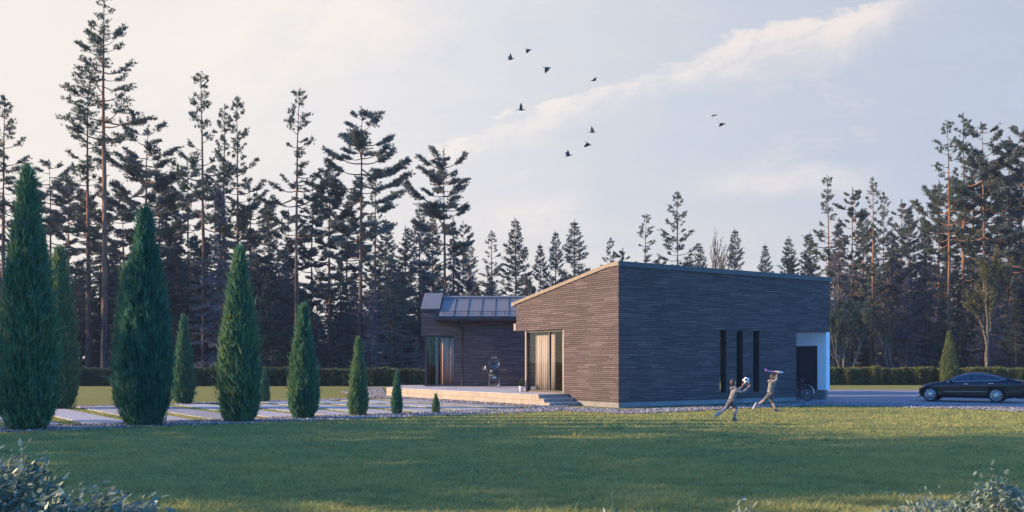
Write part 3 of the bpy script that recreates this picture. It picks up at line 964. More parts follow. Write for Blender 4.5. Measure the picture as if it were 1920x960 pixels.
def conifer(seed, H, cf, spread, style, needle):
    """a pine: bare lower trunk, whorled limbs carrying tufts. style: sparse / pads / spire"""
    rng = np.random.default_rng(seed)
    z0 = H * (1 - cf)
    m = MB()
    k = 12
    wx, wy = np.cumsum(rng.normal(0, .05, k)), np.cumsum(rng.normal(0, .05, k))
    pts = [(wx[i] * i / k, wy[i] * i / k, H * i / (k - 1)) for i in range(k)]
    r0 = H * .0085 + .04
    m.tube(pts, [r0 * (1 - .93 * (i / (k - 1)) ** 1.1) for i in range(k)], 8)
    for i in range(int(6 + cf * 6)):       # dead stubs below the crown
        z = rng.uniform(z0 * .45, z0); a = rng.random() * 2 * PI; l = rng.uniform(.3, 1.3)
        tx, ty = np.interp(z, [p[2] for p in pts], [p[0] for p in pts]), np.interp(z, [p[2] for p in pts], [p[1] for p in pts])
        m.tube([(tx, ty, z), (tx + math.cos(a) * l, ty + math.sin(a) * l, z + rng.uniform(-.15, .1))], [.025, .008], 4, False)
    Cs, As, Sz = [], [], []
    z = z0
    top_gap = .35 if style != 'pads' else .6
    while z < H - top_gap:
        t = (z - z0) / (H - z0)
        tx, ty = np.interp(z, [p[2] for p in pts], [p[0] for p in pts]), np.interp(z, [p[2] for p in pts], [p[1] for p in pts])
        if style == 'pads':
            nb = rng.integers(2, 5); prof = (1 - t) ** .42 * (.5 + .5 * min(1, t / .3)); el = .02 + .45 * t
        elif style == 'spire':
            nb = rng.integers(3, 6); prof = (1 - t) ** .85 * (.75 + .25 * min(1, t / .1)); el = .0 + .5 * t
        else:
            nb = rng.integers(2, 5); prof = (1 - t) ** .75 * (.7 + .3 * min(1, t / .2)); el = .05 + .65 * t
        a0 = rng.random() * 2 * PI
        for b in range(nb):
            if rng.random() < (.12 if style != 'sparse' else .25): continue
            az = a0 + b * 2 * PI / nb + rng.normal(0, .4)
            Lb = spread * prof * (rng.uniform(.5, 1.15) if style == 'spire' else rng.uniform(.32, 1.32)) + .15
            e = el + rng.normal(0, .16)
            cur = rng.uniform(-.05, .35) if style != 'pads' else rng.uniform(-.1, .22)
            bp = []
            for j in range(6):
                s = j / 5
                r = Lb * s
                bp.append(np.array([tx + math.cos(az + .25 * (s - .5) * rng.normal(0, 1)) * r * math.cos(e), ty + math.sin(az) * r * math.cos(e), z + r * math.sin(e) - .22 * Lb * math.sin(PI * s) * .6 + cur * Lb * s * s * .5]))
            rb = .012 + .017 * Lb
            m.tube(bp, [rb * (1 - .8 * j / 5) for j in range(6)], 4, False)
            bp = np.array(bp)
            nt = max(4, int(Lb * (17.0 if style == 'pads' else 11.0)))
            for q in range(nt):
                s = rng.uniform(.22, 1.0) ** .75 if style == 'spire' else rng.uniform(.38, 1.0) ** .7
                p = np.array([np.interp(s * 5, range(6), bp[:, i]) for i in range(3)])
                sa = az + rng.choice([-1, 1]) * rng.uniform(.25, 1.3)
                tl = Lb * .28 * rng.uniform(.3, 1.15) * (1.15 - s * .5) + .10
                tip = p + np.array([math.cos(sa) * tl, math.sin(sa) * tl, rng.normal(.10, .12 if style != 'pads' else .07) * tl + .04])
                if tl > .5: m.tube([p, tip], [.012, .005], 3, False)
                nn = max(2, int(tl / .17) + 1)
                for w in range(nn):
                    f = (w + 1) / nn
                    Cs.append(p + (tip - p) * f + rng.normal(0, .06, 3) * np.array([1, 1, .6])); As.append(unit(tip - p) * .55 + np.array([0, 0, .55]))
                    Sz.append(.19 if style == 'pads' else .17)
            Cs.append(bp[-1]); As.append(unit(bp[-1] - bp[-2]) + np.array([0, 0, .3])); Sz.append(.2)
        z += rng.uniform(.42, .85) * (1.15 if style == 'pads' else (.72 if style == 'spire' else .92)) * (1 - .4 * t)
    for i in range(8):
        Cs.append(np.array([pts[-1][0], pts[-1][1], H - .12 * i]) + rng.normal(0, .06, 3)); As.append(np.array([0, 0, 1.0])); Sz.append(.19)
    Cs, As, Sz = np.array(Cs), np.array(As), np.array(Sz)
    V = tufts(rng, Cs, As, Sz, 10 if style == 'pads' else 8, .024, .62, .75)
    return m, V


def spruce(seed, H, R, droop, dens, base=.04):
    rng = np.random.default_rng(seed)
    m = MB()
    m.tube([(0, 0, 0), (0, 0, H * .5), (0, 0, H)], [H * .011 + .03, H * .007 + .02, .01], 7)
    Cs, As, Sz = [], [], []
    z = H * base
    while z < H * .985:
        t = z / H
        nb = rng.integers(4, 7)
        a0 = rng.random() * 2 * PI
        for b in range(nb):
            az = a0 + b * 2 * PI / nb + rng.normal(0, .35)
            L = R * (1 - t) ** .80 * rng.uniform(.45, 1.22) + .12
            dr = droop * rng.uniform(.5, 1.35)
            zb = z + rng.normal(0, .12)
            c, s_ = math.cos(az), math.sin(az)
            line = lambda q: np.array([c * L * q, s_ * L * q, zb - dr * L * (.95 * q - .45 * q * q)])
            if L > .5:
                m.tube([line(0), line(.35), line(.7), line(1)], [.028, .02, .012, .005], 3, False)
            n = max(3, int(L * dens))
            for q in range(n):
                f = .16 + .84 * (q + rng.random()) / n
                p = line(f)
                wd = .30 * L * (1.05 - f) + .04
                for w in range(3):
                    o = rng.uniform(-1, 1) * wd
                    Cs.append(p + np.array([-s_ * o, c * o, -abs(o) * .35 - .05 * rng.random()]))
                    As.append((c * .65 - s_ * np.sign(o) * .35, s_ * .65 + c * np.sign(o) * .35, -.55 * dr + rng.normal(0, .1))); Sz.append(.21)
        z += rng.uniform(.36, .66) * (1 - .5 * t)
    for i in range(6):
        Cs.append((rng.normal(0, .04), rng.normal(0, .04), H - .12 * i)); As.append((0, 0, 1)); Sz.append(.22)
    V = tufts(rng, np.array(Cs), np.array(As, float), np.array(Sz), 6, .026, .42)
    return m, V


def tree_proto(kind, seed, **k):
    """meshes of one variant"""
    if kind == 'pine':
        m, V = conifer(seed, k['H'], k['cf'], k['spread'], k['style'], None)
    else:
        m, V = spruce(seed, k['H'], k['R'], k['droop'], k['dens'], k.get('base', .04))
    me = bpy.data.meshes.new('trunk'); me.from_pydata(m.v, [], m.f)
    me.polygons.foreach_set('use_smooth', [True] * len(me.polygons))
    me.materials.append(M['pine_bark'] if kind == 'pine' else M['bark'])
    mv = soup('crown', V, np.arange(len(V)).reshape(-1, 3))
    mv.materials.append(M[k['mat']])
    return dict(trunk=me, crown=mv, H=k['H'], kind=kind)


PROTO = {
    'sparse_a': tree_proto('pine', 11, H=22, cf=.55, spread=2.7, style='sparse', mat='needle'),
    'sparse_b': tree_proto('pine', 12, H=22, cf=.62, spread=2.4, style='sparse', mat='needle'),
    'sparse_c': tree_proto('pine', 13, H=22, cf=.50, spread=3.0, style='sparse', mat='needle'),
    'sparse_blue': tree_proto('pine', 14, H=20, cf=.58, spread=2.6, style='sparse', mat='needle_blue'),
    'giant': tree_proto('pine', 21, H=29, cf=.41, spread=3.4, style='sparse', mat='needle'),
    'pads_a': tree_proto('pine', 31, H=20, cf=.55, spread=3.6, style='pads', mat='needle_blue'),
    'pads_b': tree_proto('pine', 32, H=20, cf=.62, spread=3.3, style='pads', mat='needle_blue'),
    'pads_c': tree_proto('pine', 33, H=20, cf=.48, spread=3.9, style='pads', mat='needle_blue'),
    'spire_a': tree_proto('pine', 41, H=18, cf=.72, spread=2.9, style='spire', mat='needle'),
    'spire_b': tree_proto('pine', 42, H=18, cf=.80, spread=3.1, style='spire', mat='needle_blue'),
    'spruce_a': tree_proto('spruce', 51, H=13, R=2.9, droop=.4, dens=7, mat='spruce'),
    'spruce_b': tree_proto('spruce', 52, H=13, R=2.5, droop=.6, dens=7, mat='spruce'),
    'spruce_c': tree_proto('spruce', 53, H=13, R=3.2, droop=.35, dens=6, mat='needle_blue'),
    'grey_a': tree_proto('spruce', 61, H=14, R=2.9, droop=.85, dens=6, mat='spruce_grey'),
    'grey_b': tree_proto('spruce', 62, H=14, R=3.3, droop=.7, dens=5.5, mat='spruce_grey'),
}


def plant(proto, x, y, H, name, label, group=None, rot=None, wide=1.0, seed=0):
    p = PROTO[proto]
    rnd = random.Random(int(x * 131 + y * 17 + seed))
    o = empty(name, (x, y, 0), rnd.random() * 6.28 if rot is None else rot)
    s = H / p['H']
    o.scale = (s * wide, s * wide, s)
    for q in ('trunk', 'crown'):
        c = bpy.data.objects.new(q, p[q]); COL.objects.link(c); c.parent = o
    tag(o, label, 'tree', group)
    return o


def pine_at(px, ytop, Y, proto, label, rot=None, wide=1.0, name='pine_tree'):
    Y += 4.5
    top = AT(px, ytop, Y)
    return plant(proto, top.x, Y, top.z, name, label, 'tall trees at the edge of the forest', rot, wide)


def forest():
    P = pine_at
    P(196, -14, 73, 'giant', 'tallest pine with long thin branches and thick bare reddish trunk', .9)
    P(6, 178, 74, 'sparse_a', 'slim sparse pine at the very edge of the picture behind the biggest thuja', 1.3)
    P(166, 176, 78, 'sparse_b', 'slender green pine close beside the tallest pine', 2.0, 1.15)
    P(272, 236, 80, 'pads_a', 'round crowned grey pine above the second largest thuja', .4, 1.0)
    P(128, 345, 84, 'pads_c', 'broad grey layered pine crown below the slender pine', 2.2, 1.0)
    P(330, 392, 86, 'pads_b', 'lower grey pine between the round crowned pine and slim pines', 1.2, .95)
    P(382, 138, 74, 'sparse_c', 'slim pine with airy green top, first of a trio of tall slim pines', 3.1, .85)
    P(419, 196, 80, 'sparse_b', 'slim pine in the middle of the trio of slim pines', .2, .8)
    P(446, 182, 77, 'sparse_a', 'slim pine with dense lower boughs, last of the trio of slim pines', 4.0, .85)
    P(556, 168, 72, 'sparse_c', 'tall narrow pine with straight orange trunk standing alone', 5.0, .85)
    P(618, 306, 79, 'pads_b', 'grey layered pine crowded against the broad layered pine', 2.6, .95)
    P(676, 204, 73, 'pads_a', 'large broad pine with stacked cloud shaped boughs', 1.9, 1.0)
    P(703, 318, 82, 'sparse_b', 'thin trunked pine behind the large cloud shaped pine', .6, .85)
    P(788, 388, 88, 'spire_b', 'small pointed pine next to the layered pine above low roof', .3)
    P(834, 281, 80, 'pads_c', 'grey layered pine standing behind the low wing with metal roof', 3.9, .92)
    # thinner row behind the house
    for px, yt, pr, w, lab in [
        (878, 448, 'spire_b', 1, 'small grey pointed tree just beside the layered pine above the metal roof'),
        (923, 432, 'sparse_b', 1.1, 'small slender pine first behind the metal roof ridge'),
        (968, 410, 'spire_a', 1.0, 'dark pointed pine tallest above the metal roof ridge'),
        (1014, 458, 'spire_b', .9, 'short grey pine above the upper end of metal roof'),
        (1041, 434, 'spire_b', .85, 'narrow grey pine above the sunlit sloping verge'),
        (1079, 414, 'spire_b', 1.1, 'bushy bluish pine above the sunlit sloping verge'),
        (1145, 446, 'sparse_a', .9, 'small sparse pine peeping over the house corner'),
        (1168, 466, 'pads_b', .8, 'low bushy pine top just over the roof corner'),
        (1209, 402, 'sparse_c', .95, 'airy pine with thin whorled branches above the long roof edge'),
        (1271, 360, 'sparse_a', 1.05, 'tallest airy pine rising alone above the long roof edge'),
        (1316, 458, 'spire_a', .8, 'tiny pointed pine top between airy pine and bare birch top'),
        (1377, 430, 'spire_b', .9, 'pointed grey pine beside the bare birch top'),
        (1436, 458, 'spire_b', .8, 'small pointed grey pine above the three slot windows'),
        (1482, 444, 'spire_a', .9, 'dark pointed pine over the far half of roof edge'),
        (1518, 436, 'spire_b', 1, 'grey pointed pine near the far roof end'),
    ]:
        P(px, yt, 100, pr, lab, None, w)
    P(1555, 331, 82, 'sparse_c', 'sparse pine with drooping boughs right over the far end of house', 2.3, .85)
    P(1573, 412, 78, 'grey_a', 'dark grey spruce closest to the far end of the house', .2, .95, 'spruce_tree')
    P(1598, 352, 84, 'pads_b', 'layered pine just beyond the grey spruce by the house', 2.5, .75)
    P(1636, 333, 76, 'sparse_b', 'slim pine with thin orange trunk over the hedge gap', 4.4, .85)
    P(1657, 360, 80, 'sparse_a', 'slim darker pine beside the one over the hedge gap', 1.1, .8)
    P(1706, 392, 80, 'spire_b', 'grey feathery pine behind tall grey spruces by the driveway', .5, .9)
    P(1735, 408, 79, 'grey_b', 'pale grey spruce with ragged drooping twigs behind the small golden thuja', 3.3, 1, 'spruce_tree')
    P(1779, 226, 74, 'sparse_c', 'tall pine with bright orange trunk above the golden thuja', .75, .8)
    P(1807, 213, 78, 'sparse_b', 'tallest slim pine between two orange trunked pines above the car', 3.3, .9)
    P(1846, 230, 75, 'pads_a', 'broad flat topped pine with orange trunk above the parked car', 2.8, .85)
    P(1893, 258, 78, 'pads_b', 'grey broad pine beyond the flat topped pine over the car', .9, .9)
    P(1926, 232, 74, 'pads_c', 'dark grey pine cut by the edge of picture beyond the car', 2.0, .85)
    # spruces that close the view between the trunks
    for px, yt, Y, pr, w, lab in [
        (412, 352, 74, 'grey_a', 1.0, 'tall dry grey spruce with hanging twigs between slim pines and thuja'),
        (735, 478, 76, 'spruce_c', 1.1, 'broad dark spruce just before the low metal roofed wing'),
        (698, 520, 73, 'grey_b', .9, 'brownish grey spruce between broad dark spruce and pine trunk'),
        (645, 530, 74, 'spruce_a', .9, 'dark green spruce leaning on the cloud shaped pine trunk'),
        (510, 500, 73, 'spruce_a', 1.1, 'wide dark spruce between slim pine trunks and lone orange trunk'),
        (1672, 430, 79, 'grey_b', 1.1, 'tall grey spruce with dry twigs past the hedge gap'),
        (1700, 520, 74, 'grey_a', 1.3, 'bushy grey spruce low over the hedge and golden thuja'),
        (1905, 560, 72, 'spruce_a', 1.3, 'dark green spruce low behind the rear of the car'),
        (800, 560, 90, 'grey_b', 1.1, 'grey spruce half hidden behind the raised roof end'),
        (850, 410, 92, 'grey_a', .8, 'pale grey spruce glimpsed through the layered pine above low roof'),
    ]:
        P(px, yt, Y, pr, lab, None, w, 'spruce_tree')
    # the mass of further trees
    rnd = random.Random(8)
    for px, yt, Y, pr, w in [(40, 330, 92, 'pads_b', 1.0), (95, 300, 95, 'pads_a', .9), (232, 345, 92, 'pads_c', 1.0), (300, 320, 97, 'spire_b', .9), (352, 300, 96, 'pads_b', .9), (470, 345, 93, 'pads_a', .9), (505, 375, 91, 'spire_b', 1.0), (540, 395, 94, 'pads_c', .8), (585, 345, 95, 'pads_b', .9),
                             (650, 372, 93, 'pads_c', .9), (722, 410, 92, 'spire_b', 1.0), (760, 425, 94, 'spire_a', .9), (812, 400, 97, 'spire_b', .9), (868, 415, 96, 'pads_b', .7), (1618, 395, 92, 'spire_b', .9), (1690, 375, 95, 'pads_b', .8), (1760, 340, 93, 'pads_c', .8), (1825, 300, 95, 'pads_b', .9), (1872, 330, 92, 'pads_a', .9), (1915, 300, 94, 'spire_b', 1.0)]:
        top = AT(px, yt, Y)
        plant(pr, top.x, Y, top.z, 'pine_tree', 'grey green pine crown filling the second row of the forest', 'second row pines of the forest', None, w)
    sky = ([-300, 0, 60, 200, 350, 480, 620, 760, 870, 1000, 1300, 1500, 1580, 1680, 1760, 1920, 2200], [420, 430, 440, 430, 425, 450, 470, 480, 490, 500, 505, 485, 470, 460, 445, 420, 410])
    lab = {'spruce': 'dark spruce crowded into the forest behind the hedge', 'pine': 'thin pine standing deep in the forest behind the hedge', 'grey': 'dry grey spruce deep in the forest behind the hedge'}
    for row, (Y0, n, lo, hi) in enumerate([(81, 32, 1.3, 2.5), (88, 38, .6, 1.7), (96, 42, .25, 1.2), (107, 42, .05, .8), (121, 44, -.1, .6)]):
        for i in range(n):
            t = (i + rnd.uniform(.1, .9)) / n
            px = -200 + t * 2320
            Y = Y0 + rnd.uniform(-3, 4)
            if row == 0 and 830 < px < 1520: continue
            base = float(np.interp(px, sky[0], sky[1]))
            yt = base + rnd.uniform(lo, hi) * 62
            pr = rnd.choice(['spruce_a', 'spruce_b', 'spruce_c', 'spruce_a', 'spruce_b', 'spruce_c', 'grey_b', 'spire_a', 'spire_b', 'sparse_a', 'pads_b'] if row else ['spruce_a', 'spruce_b', 'spruce_c', 'spruce_b', 'spruce_a', 'grey_b'])
            top = AT(px, yt, Y)
            kind = 'grey' if 'grey' in pr else ('spruce' if 'spruce' in pr else 'pine')
            plant(pr, top.x, Y, top.z, 'pine_tree' if kind == 'pine' else 'spruce_tree', lab[kind], {'spruce': 'dark spruces of the forest', 'pine': 'thin pines of the forest', 'grey': 'grey spruces of the forest'}[kind], None, rnd.uniform(.85, 1.25))
    # trees standing west of the garden, beyond the picture; they throw the long shadows over the lawn; the belt south of it is added unseen to dim the ambient light
    for x, y, h, pr in SHADERS:
        plant(pr, x, y, h, 'pine_tree' if PROTO[pr]['kind'] == 'pine' else 'spruce_tree', 'unseen tree outside the view that shades the scene', 'trees along the garden boundary outside the view')
    # one far belt of woodland
    rng = np.random.default_rng(77)
    Vs = []
    for i in range(150):
        px = rng.uniform(-250, 2200); Y = rng.uniform(130, 150)
        top = AT(px, np.interp(px, sky[0], sky[1]) + rng.uniform(60, 150), Y)
        k = 260
        t = rng.random(k) ** .7
        a = rng.random(k) * 2 * PI
        R = 3.6 * (1 - t) + .15
        r = R * np.sqrt(rng.random(k))
        C = np.stack([top.x + np.cos(a) * r, Y + np.sin(a) * r, top.z * t], -1)
        A = np.stack([np.cos(a), np.sin(a), -.4 * np.ones(k)], -1)
        Vs.append(tufts(rng, C, A, np.full(k, 1.2), 3, .28, .5))
    V = np.concatenate(Vs)
    o = link('far_forest', soup('far_forest', V, np.arange(len(V)).reshape(-1, 3)), M['spruce'])
    tag(o, 'far dark belt of woodland seen between the trunks', 'forest', kind='stuff')


SHADERS = [(-27, 13.9, 17, 'sparse_a'), (-30, 11.9, 17, 'spire_a'), (-36, 13.4, 19, 'spruce_b'), (-40, 17.8, 21, 'spire_a'), (-32, 23.2, 13, 'spire_a'), (-38, 25.2, 12, 'sparse_b'), (-33, 15.4, 19, 'spire_b'), (-29, 16.9, 17, 'sparse_c'), (-35, 18.4, 20, 'spire_b'), (-30, 20.4, 15, 'spire_a'), (-38, 16.5, 21, 'pads_a'), (-41, 19.6, 20, 'pads_b'), (-25, 18.3, 12, 'sparse_b'), (-43, 14.4, 21, 'pads_c'), (-36, 22.4, 14, 'sparse_c'), (-34, 24.4, 19, 'sparse_c'), (-45, 22.0, 20, 'sparse_a'), (-31, 24.2, 10.5, 'sparse_b'), (-34, 26.0, 11.5, 'sparse_a'), (-29, 27.6, 8.5, 'spire_a'), (-27, 22.2, 9, 'spire_b'),
           (-62, 79, 24, 'pads_a'), (-66, 86, 24, 'pads_b'), (-64, 93, 25, 'pads_c'), (-60, 100, 26, 'spire_b'), (-68, 108, 26, 'pads_a'), (-62, 82.5, 22, 'spire_b'), (-61, 89, 22, 'spruce_c'), (-63, 96, 24, 'spruce_a')]
SHADERS += [(-52 + 7.2 * i, -38 - 5 * (i % 3), 15 + 3 * ((i * 7) % 4), ('spire_a', 'pads_a', 'spruce_c', 'spire_b', 'pads_b')[i % 5]) for i in range(16)]  # unseen trees behind the camera, added to darken ambient light and car reflections
forest()


def thuja(px, base_y, top_y, half_px, name_label, mat='thuja', seed=0, lean=0.0):
    b = G(px, base_y)
    pxm = FPX / b.y
    H = (base_y - top_y) / pxm; R = half_px / pxm
    rng = np.random.default_rng(100 + seed)
    prof = lambda t: np.interp(t, [0, .04, .12, .26, .42, .58, .74, .86, .95, 1], [.46, .60, .83, 1, .95, .75, .50, .31, .17, .03])
    R *= .93
    tong = [(0.0, 0.0, 1.0, .80)]
    K = 5 + int(7 * min(1, H / 4))
    for k in range(K):
        ph = 2 * PI * (k + rng.uniform(-.3, .3)) / K
        tong.append((ph, rng.uniform(.42, .60), rng.uniform(.42, .93), rng.uniform(.40, .56)))
    area = 2 * PI * R * H * .7
    n = int(min(17000, 500 + area * 1050 * max(.6, 25 / b.y) * (1 if H > 2 else 3)))
    sz = np.clip(.032 * H + .05, .05, .21)
    Cs, As = [], []
    for ph, off, top, rad in tong:
        k = int(n * (.34 if off == 0 else .66 / K))
        t = rng.random(k) ** 1.1
        a = rng.random(k) * 2 * PI
        lump = 1 + .10 * np.sin(a * 4 + t * 9 + ph * 3) * np.sin(t * 21 + a * 2 + ph) + .07 * np.sin(a * 9 + t * 17 + seed)
        r = R * rad * prof(t) * lump * (1 - rng.normal(.03, .11, k))
        own = prof(t) if off == 0 else np.interp(t, [0, .1, .35, .6, 1], [.62, .85, 1, .85, .45])
        Cs.append(np.stack([np.cos(a) * r + math.cos(ph) * off * R * own + lean * t * t * R, np.sin(a) * r + math.sin(ph) * off * R * own, t * H * .965 * top], -1))
        As.append(np.stack([np.cos(a) * .30 + math.cos(ph) * off * .15, np.sin(a) * .30 + math.sin(ph) * off * .15, np.full(k, 1.0)], -1))
    C, A = np.concatenate(Cs), np.concatenate(As)
    stray = rng.random(len(C)) < .035
    A[stray] += rng.normal(0, .42, (stray.sum(), 3))
    size = np.where(stray, sz * 1.7, sz)
    V = tufts(rng, C, A, size, 4, sz * .085 + .003, .29)
    o = empty('thuja', b)
    tri_obj('crown', V, M[mat], o)
    m = MB()
    m.tube([(0, 0, 0), (0, 0, H * .3), (lean * R * .5, 0, H * .8)], [.035 * H * .3 + .015, .03 * H * .3 + .01, .008], 7)
    m.build('trunk', M['bark'], o, True)
    m = MB()                                   # dense dead inner twigs
    m.lathe([(R * prof(q) * .70, H * q * .93) for q in np.linspace(.02, .97, 14)], seg=14)
    c = m.build('inner_twigs', M[mat], o, True)
    tag(o, name_label, 'thuja', 'columnar thujas beside the slab path')
    return o


for i, (px, by, ty, hp, lb) in enumerate([
    (52, 806, 306, 54, 'largest columnar thuja in the near row of the slab path'),
    (112, 767, 458, 32, 'tall thuja half hidden behind the largest thuja'),
    (272, 798, 385, 50, 'second largest thuja with lit flank before the far lawn'),
    (238, 766, 490, 27, 'thuja mostly hidden behind the second largest thuja'),
    (449, 791, 460, 37, 'third largest thuja standing in front of the dry grey spruce'),
    (344, 758, 591, 20, 'slim thuja of the far row between two big thujas'),
    (495, 754, 692, 11.5, 'very small thuja in the far row next to the third largest'),
    (569, 785, 569, 28, 'medium thuja below the lone orange pine trunk'),
    (672, 780, 632, 18.5, 'thuja before the far end of the brick terrace edge'),
    (744, 777.5, 699, 10, 'small thuja before the terrace edge under the navy wing window'),
    (817, 775.5, 739, 7, 'tiniest thuja nearest to the terrace steps'),
]):
    thuja(px, by, ty, hp, lb, 'thuja', i)
thuja(1780, 723, 621, 17, 'pale golden thuja in front of the hedge by the car', 'thuja_gold', 20)


def hedge(x0, x1, y, depth, h, label, seed):
    rng = np.random.default_rng(seed)
    o = empty('hedge', ((x0 + x1) / 2, y, 0))
    w = x1 - x0
    n = int(w * 700)
    face = rng.random(n)
    X = rng.uniform(-w / 2, w / 2, n)
    wob = .05 * np.sin(X * 1.3 + seed) + .04 * np.sin(X * 3.7) + .03 * np.sin(X * 9.1)
    bulge = .16 * np.sin(X * 5.1 + seed) * np.sin(X * 1.7 + 2 * seed)
    onf = face < .62
    Yv = np.where(onf, rng.normal(-.02, .07, n) + wob * .6 + bulge - .05, rng.uniform(0, depth, n))
    Z = np.where(onf, rng.uniform(.03, h, n), h + wob - np.abs(rng.normal(0, .05, n)))
    C = np.stack([X, Yv, Z], -1)
    A = np.where(onf[:, None], np.array([0, -.6, .35]), np.array([0, -.1, .9]))
    V = tufts(rng, C, A, np.full(n, .11), 3, .036, .9)
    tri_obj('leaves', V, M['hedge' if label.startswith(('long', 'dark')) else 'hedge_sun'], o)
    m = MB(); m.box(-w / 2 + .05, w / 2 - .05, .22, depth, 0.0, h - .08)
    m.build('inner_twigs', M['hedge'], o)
    tag(o, label, 'hedge', 'clipped hedges along the garden edge')


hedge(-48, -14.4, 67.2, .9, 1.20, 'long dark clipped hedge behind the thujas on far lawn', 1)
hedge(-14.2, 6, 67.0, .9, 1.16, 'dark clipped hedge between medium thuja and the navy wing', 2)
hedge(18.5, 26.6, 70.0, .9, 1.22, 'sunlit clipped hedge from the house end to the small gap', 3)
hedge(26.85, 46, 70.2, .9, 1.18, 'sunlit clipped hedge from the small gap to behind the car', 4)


def bare_tree(px, Y, ytop, label, stems, mat, leafmat, nleaf, seed, rad, opening, name='bare_tree', trunk_h=.22, depth=4):
    rng = np.random.default_rng(seed)
    top = AT(px, ytop, Y)
    H = top.z
    o = empty(name, (top.x, Y, 0))
    m = MB(); tips = []

    def grow(p, d, L, r, lv):
        q = p + d * L
        mid = p + d * L * .5 + rng.normal(0, .035 * L, 3)
        m.tube([p, mid, q], [r, r * .82, r * .62], 5 if lv < 2 else 3, False)
        if lv >= 2: tips.append((p, q))
        if lv >= depth: return
        for i in range(rng.integers(3, 5) if lv else rng.integers(3, 6)):
            nd = unit(d + rng.normal(0, opening, 3) * np.array([1, 1, .5]) + np.array([0, 0, .18]))
            s = rng.uniform(.55, 1.0) if i else 1.0
            grow(p + d * L * s, nd, L * rng.uniform(.55, .78), r * .55, lv + 1)
    for k in range(stems):
        d = unit(np.array([rng.normal(0, .14 if stems > 1 else .02), rng.normal(0, .14 if stems > 1 else .02), 1]))
        grow(np.array([rng.normal(0, .18) if stems > 1 else 0, rng.normal(0, .18) if stems > 1 else 0, -.02]), d, H * trunk_h, rad, 0)
    zmax = max(v[2] for v in m.v); s = H / zmax
    m.v = [(v[0] * s, v[1] * s, v[2] * s) for v in m.v]
    m.build('trunk', M[mat], o, True)
    T = np.array(tips) * s
    k = rng.integers(0, len(T), nleaf); f = rng.random((nleaf, 1))
    C = T[k, 0] * (1 - f) + T[k, 1] * f + rng.normal(0, .07, (nleaf, 3))
    V = tufts(rng, C, np.tile([0, 0, .2], (nleaf, 1)), np.full(nleaf, .13), 2, .035, .8)
    tri_obj('crown', V, M[leafmat], o)
    tag(o, label, 'tree')


bare_tree(1852, 71.5, 470, 'broad leafless tree with forked grey branches behind the car', 1, 'bark', 'twig_leaf', 6200, 5, .13, .36)
bare_tree(1585, 76.5, 555, 'multi stemmed pale barked young tree over the hedge by the house', 4, 'pale_bark', 'green_leaf', 5200, 6, .06, .25, 'young_tree', .30, 3)
bare_tree(1340, 98, 432, 'thin leafless birch top above the roof edge', 1, 'pale_bark', 'twig_leaf', 500, 9, .16, .22, 'bare_tree', .34, 3)
bare_tree(1668, 77, 560, 'thin young tree with pale stem behind the hedge gap', 2, 'pale_bark', 'twig_leaf', 900, 12, .05, .22, 'young_tree', .34, 3)


def shrub(cx, cy, rx, ry, h, n, label, seed, leaf=.05, thin=1.0, shape=None):
    """leafy garden shrub: thin stems, oval leaves"""
    rng = np.random.default_rng(seed)
    o = empty('shrub', (cx, cy, 0))
    a = rng.random(n) * 2 * PI
    t = rng.random(n) ** .6
    ell = np.sqrt(1 - np.clip(t, 0, .999) ** 2.4)
    r = np.sqrt(rng.random(n)) ** .55
    bx, by = np.cos(a) * rx * ell * r, np.sin(a) * ry * ell * r
    hh = h * t * (.86 + .14 * np.sin(bx * 9 + seed) * np.sin(by * 8 + seed)) + np.abs(rng.normal(0, .05, n)) * (rng.random(n) < .25)
    if shape is not None: hh = hh * shape(bx / rx, by / ry)
    C = np.stack([bx, by, np.maximum(hh, .03)], -1)
    out = unit(np.stack([bx / rx * .8 + .25, by / ry * .8, .15 + .35 * t], -1) + rng.normal(0, .55, (n, 3)) * np.array([1, 1, .6]))
    L = leaf * rng.uniform(.6, 1.25, (n, 1)); W = L * rng.uniform(.15, .30, (n, 1))
    sd = unit(np.cross(out, rng.normal(0, .5, (n, 3)) + np.array([0, 0, 1.0])))
    up = np.cross(sd, out)
    P = [C, C + out * L * .3 + sd * W * .85 + up * L * .04, C + out * L * .68 + sd * W * .8 + up * L * .04, C + out * L, C + out * L * .68 - sd * W * .8 + up * L * .04, C + out * L * .3 - sd * W * .85 + up * L * .04]
    V = np.stack(P, 1).reshape(-1, 3)
    b = np.arange(n)[:, None] * 6
    F = np.concatenate([b + np.array([[0, 1, 2, 3]]), b + np.array([[0, 3, 4, 5]])], 0)
    link('foliage', soup('foliage', V, F), M['shrub'], o)
    m = MB()
    for i in rng.choice(n, min(n, int(260 * thin)), replace=False):
        c = C[i]
        m.tube([(c[0] * .15, c[1] * .15, 0), (c[0] * .75, c[1] * .75, c[2] * .6), tuple(c)], [.007, .005, .0015], 4, False)
    m.build('stem', M['bark'], o)
    tag(o, label, 'shrub', 'grey green shrubs at the near edge of the lawn')
    return o


shrub(-3.4, 5.2, 2.2, 1.0, 1.34, 36000, 'dense grey green shrub with brown leaves filling the near corner by the largest thuja', 1, .050)
shrub(3.15, 6.3, 1.22, .7, 1.0, 9500, 'grey green shrub at the near corner below the car', 2, .045)
shrub(.66, 6.2, .34, .3, .855, 1100, 'low shrub of which only leaf tips show at bottom centre', 3, .05)
shrub(1.45, 6.2, .40, .3, .85, 1200, 'low shrub tips between the bottom centre and the near corner shrub', 4, .05)


# ------------------------------------------------------------------ people
def bake(o):
    dg = bpy.context.evaluated_depsgraph_get()
    me = bpy.data.meshes.new_from_object(o.evaluated_get(dg))
    old = o.data
    bpy.data.objects.remove(o)
    bpy.data.meshes.remove(old)
    return me


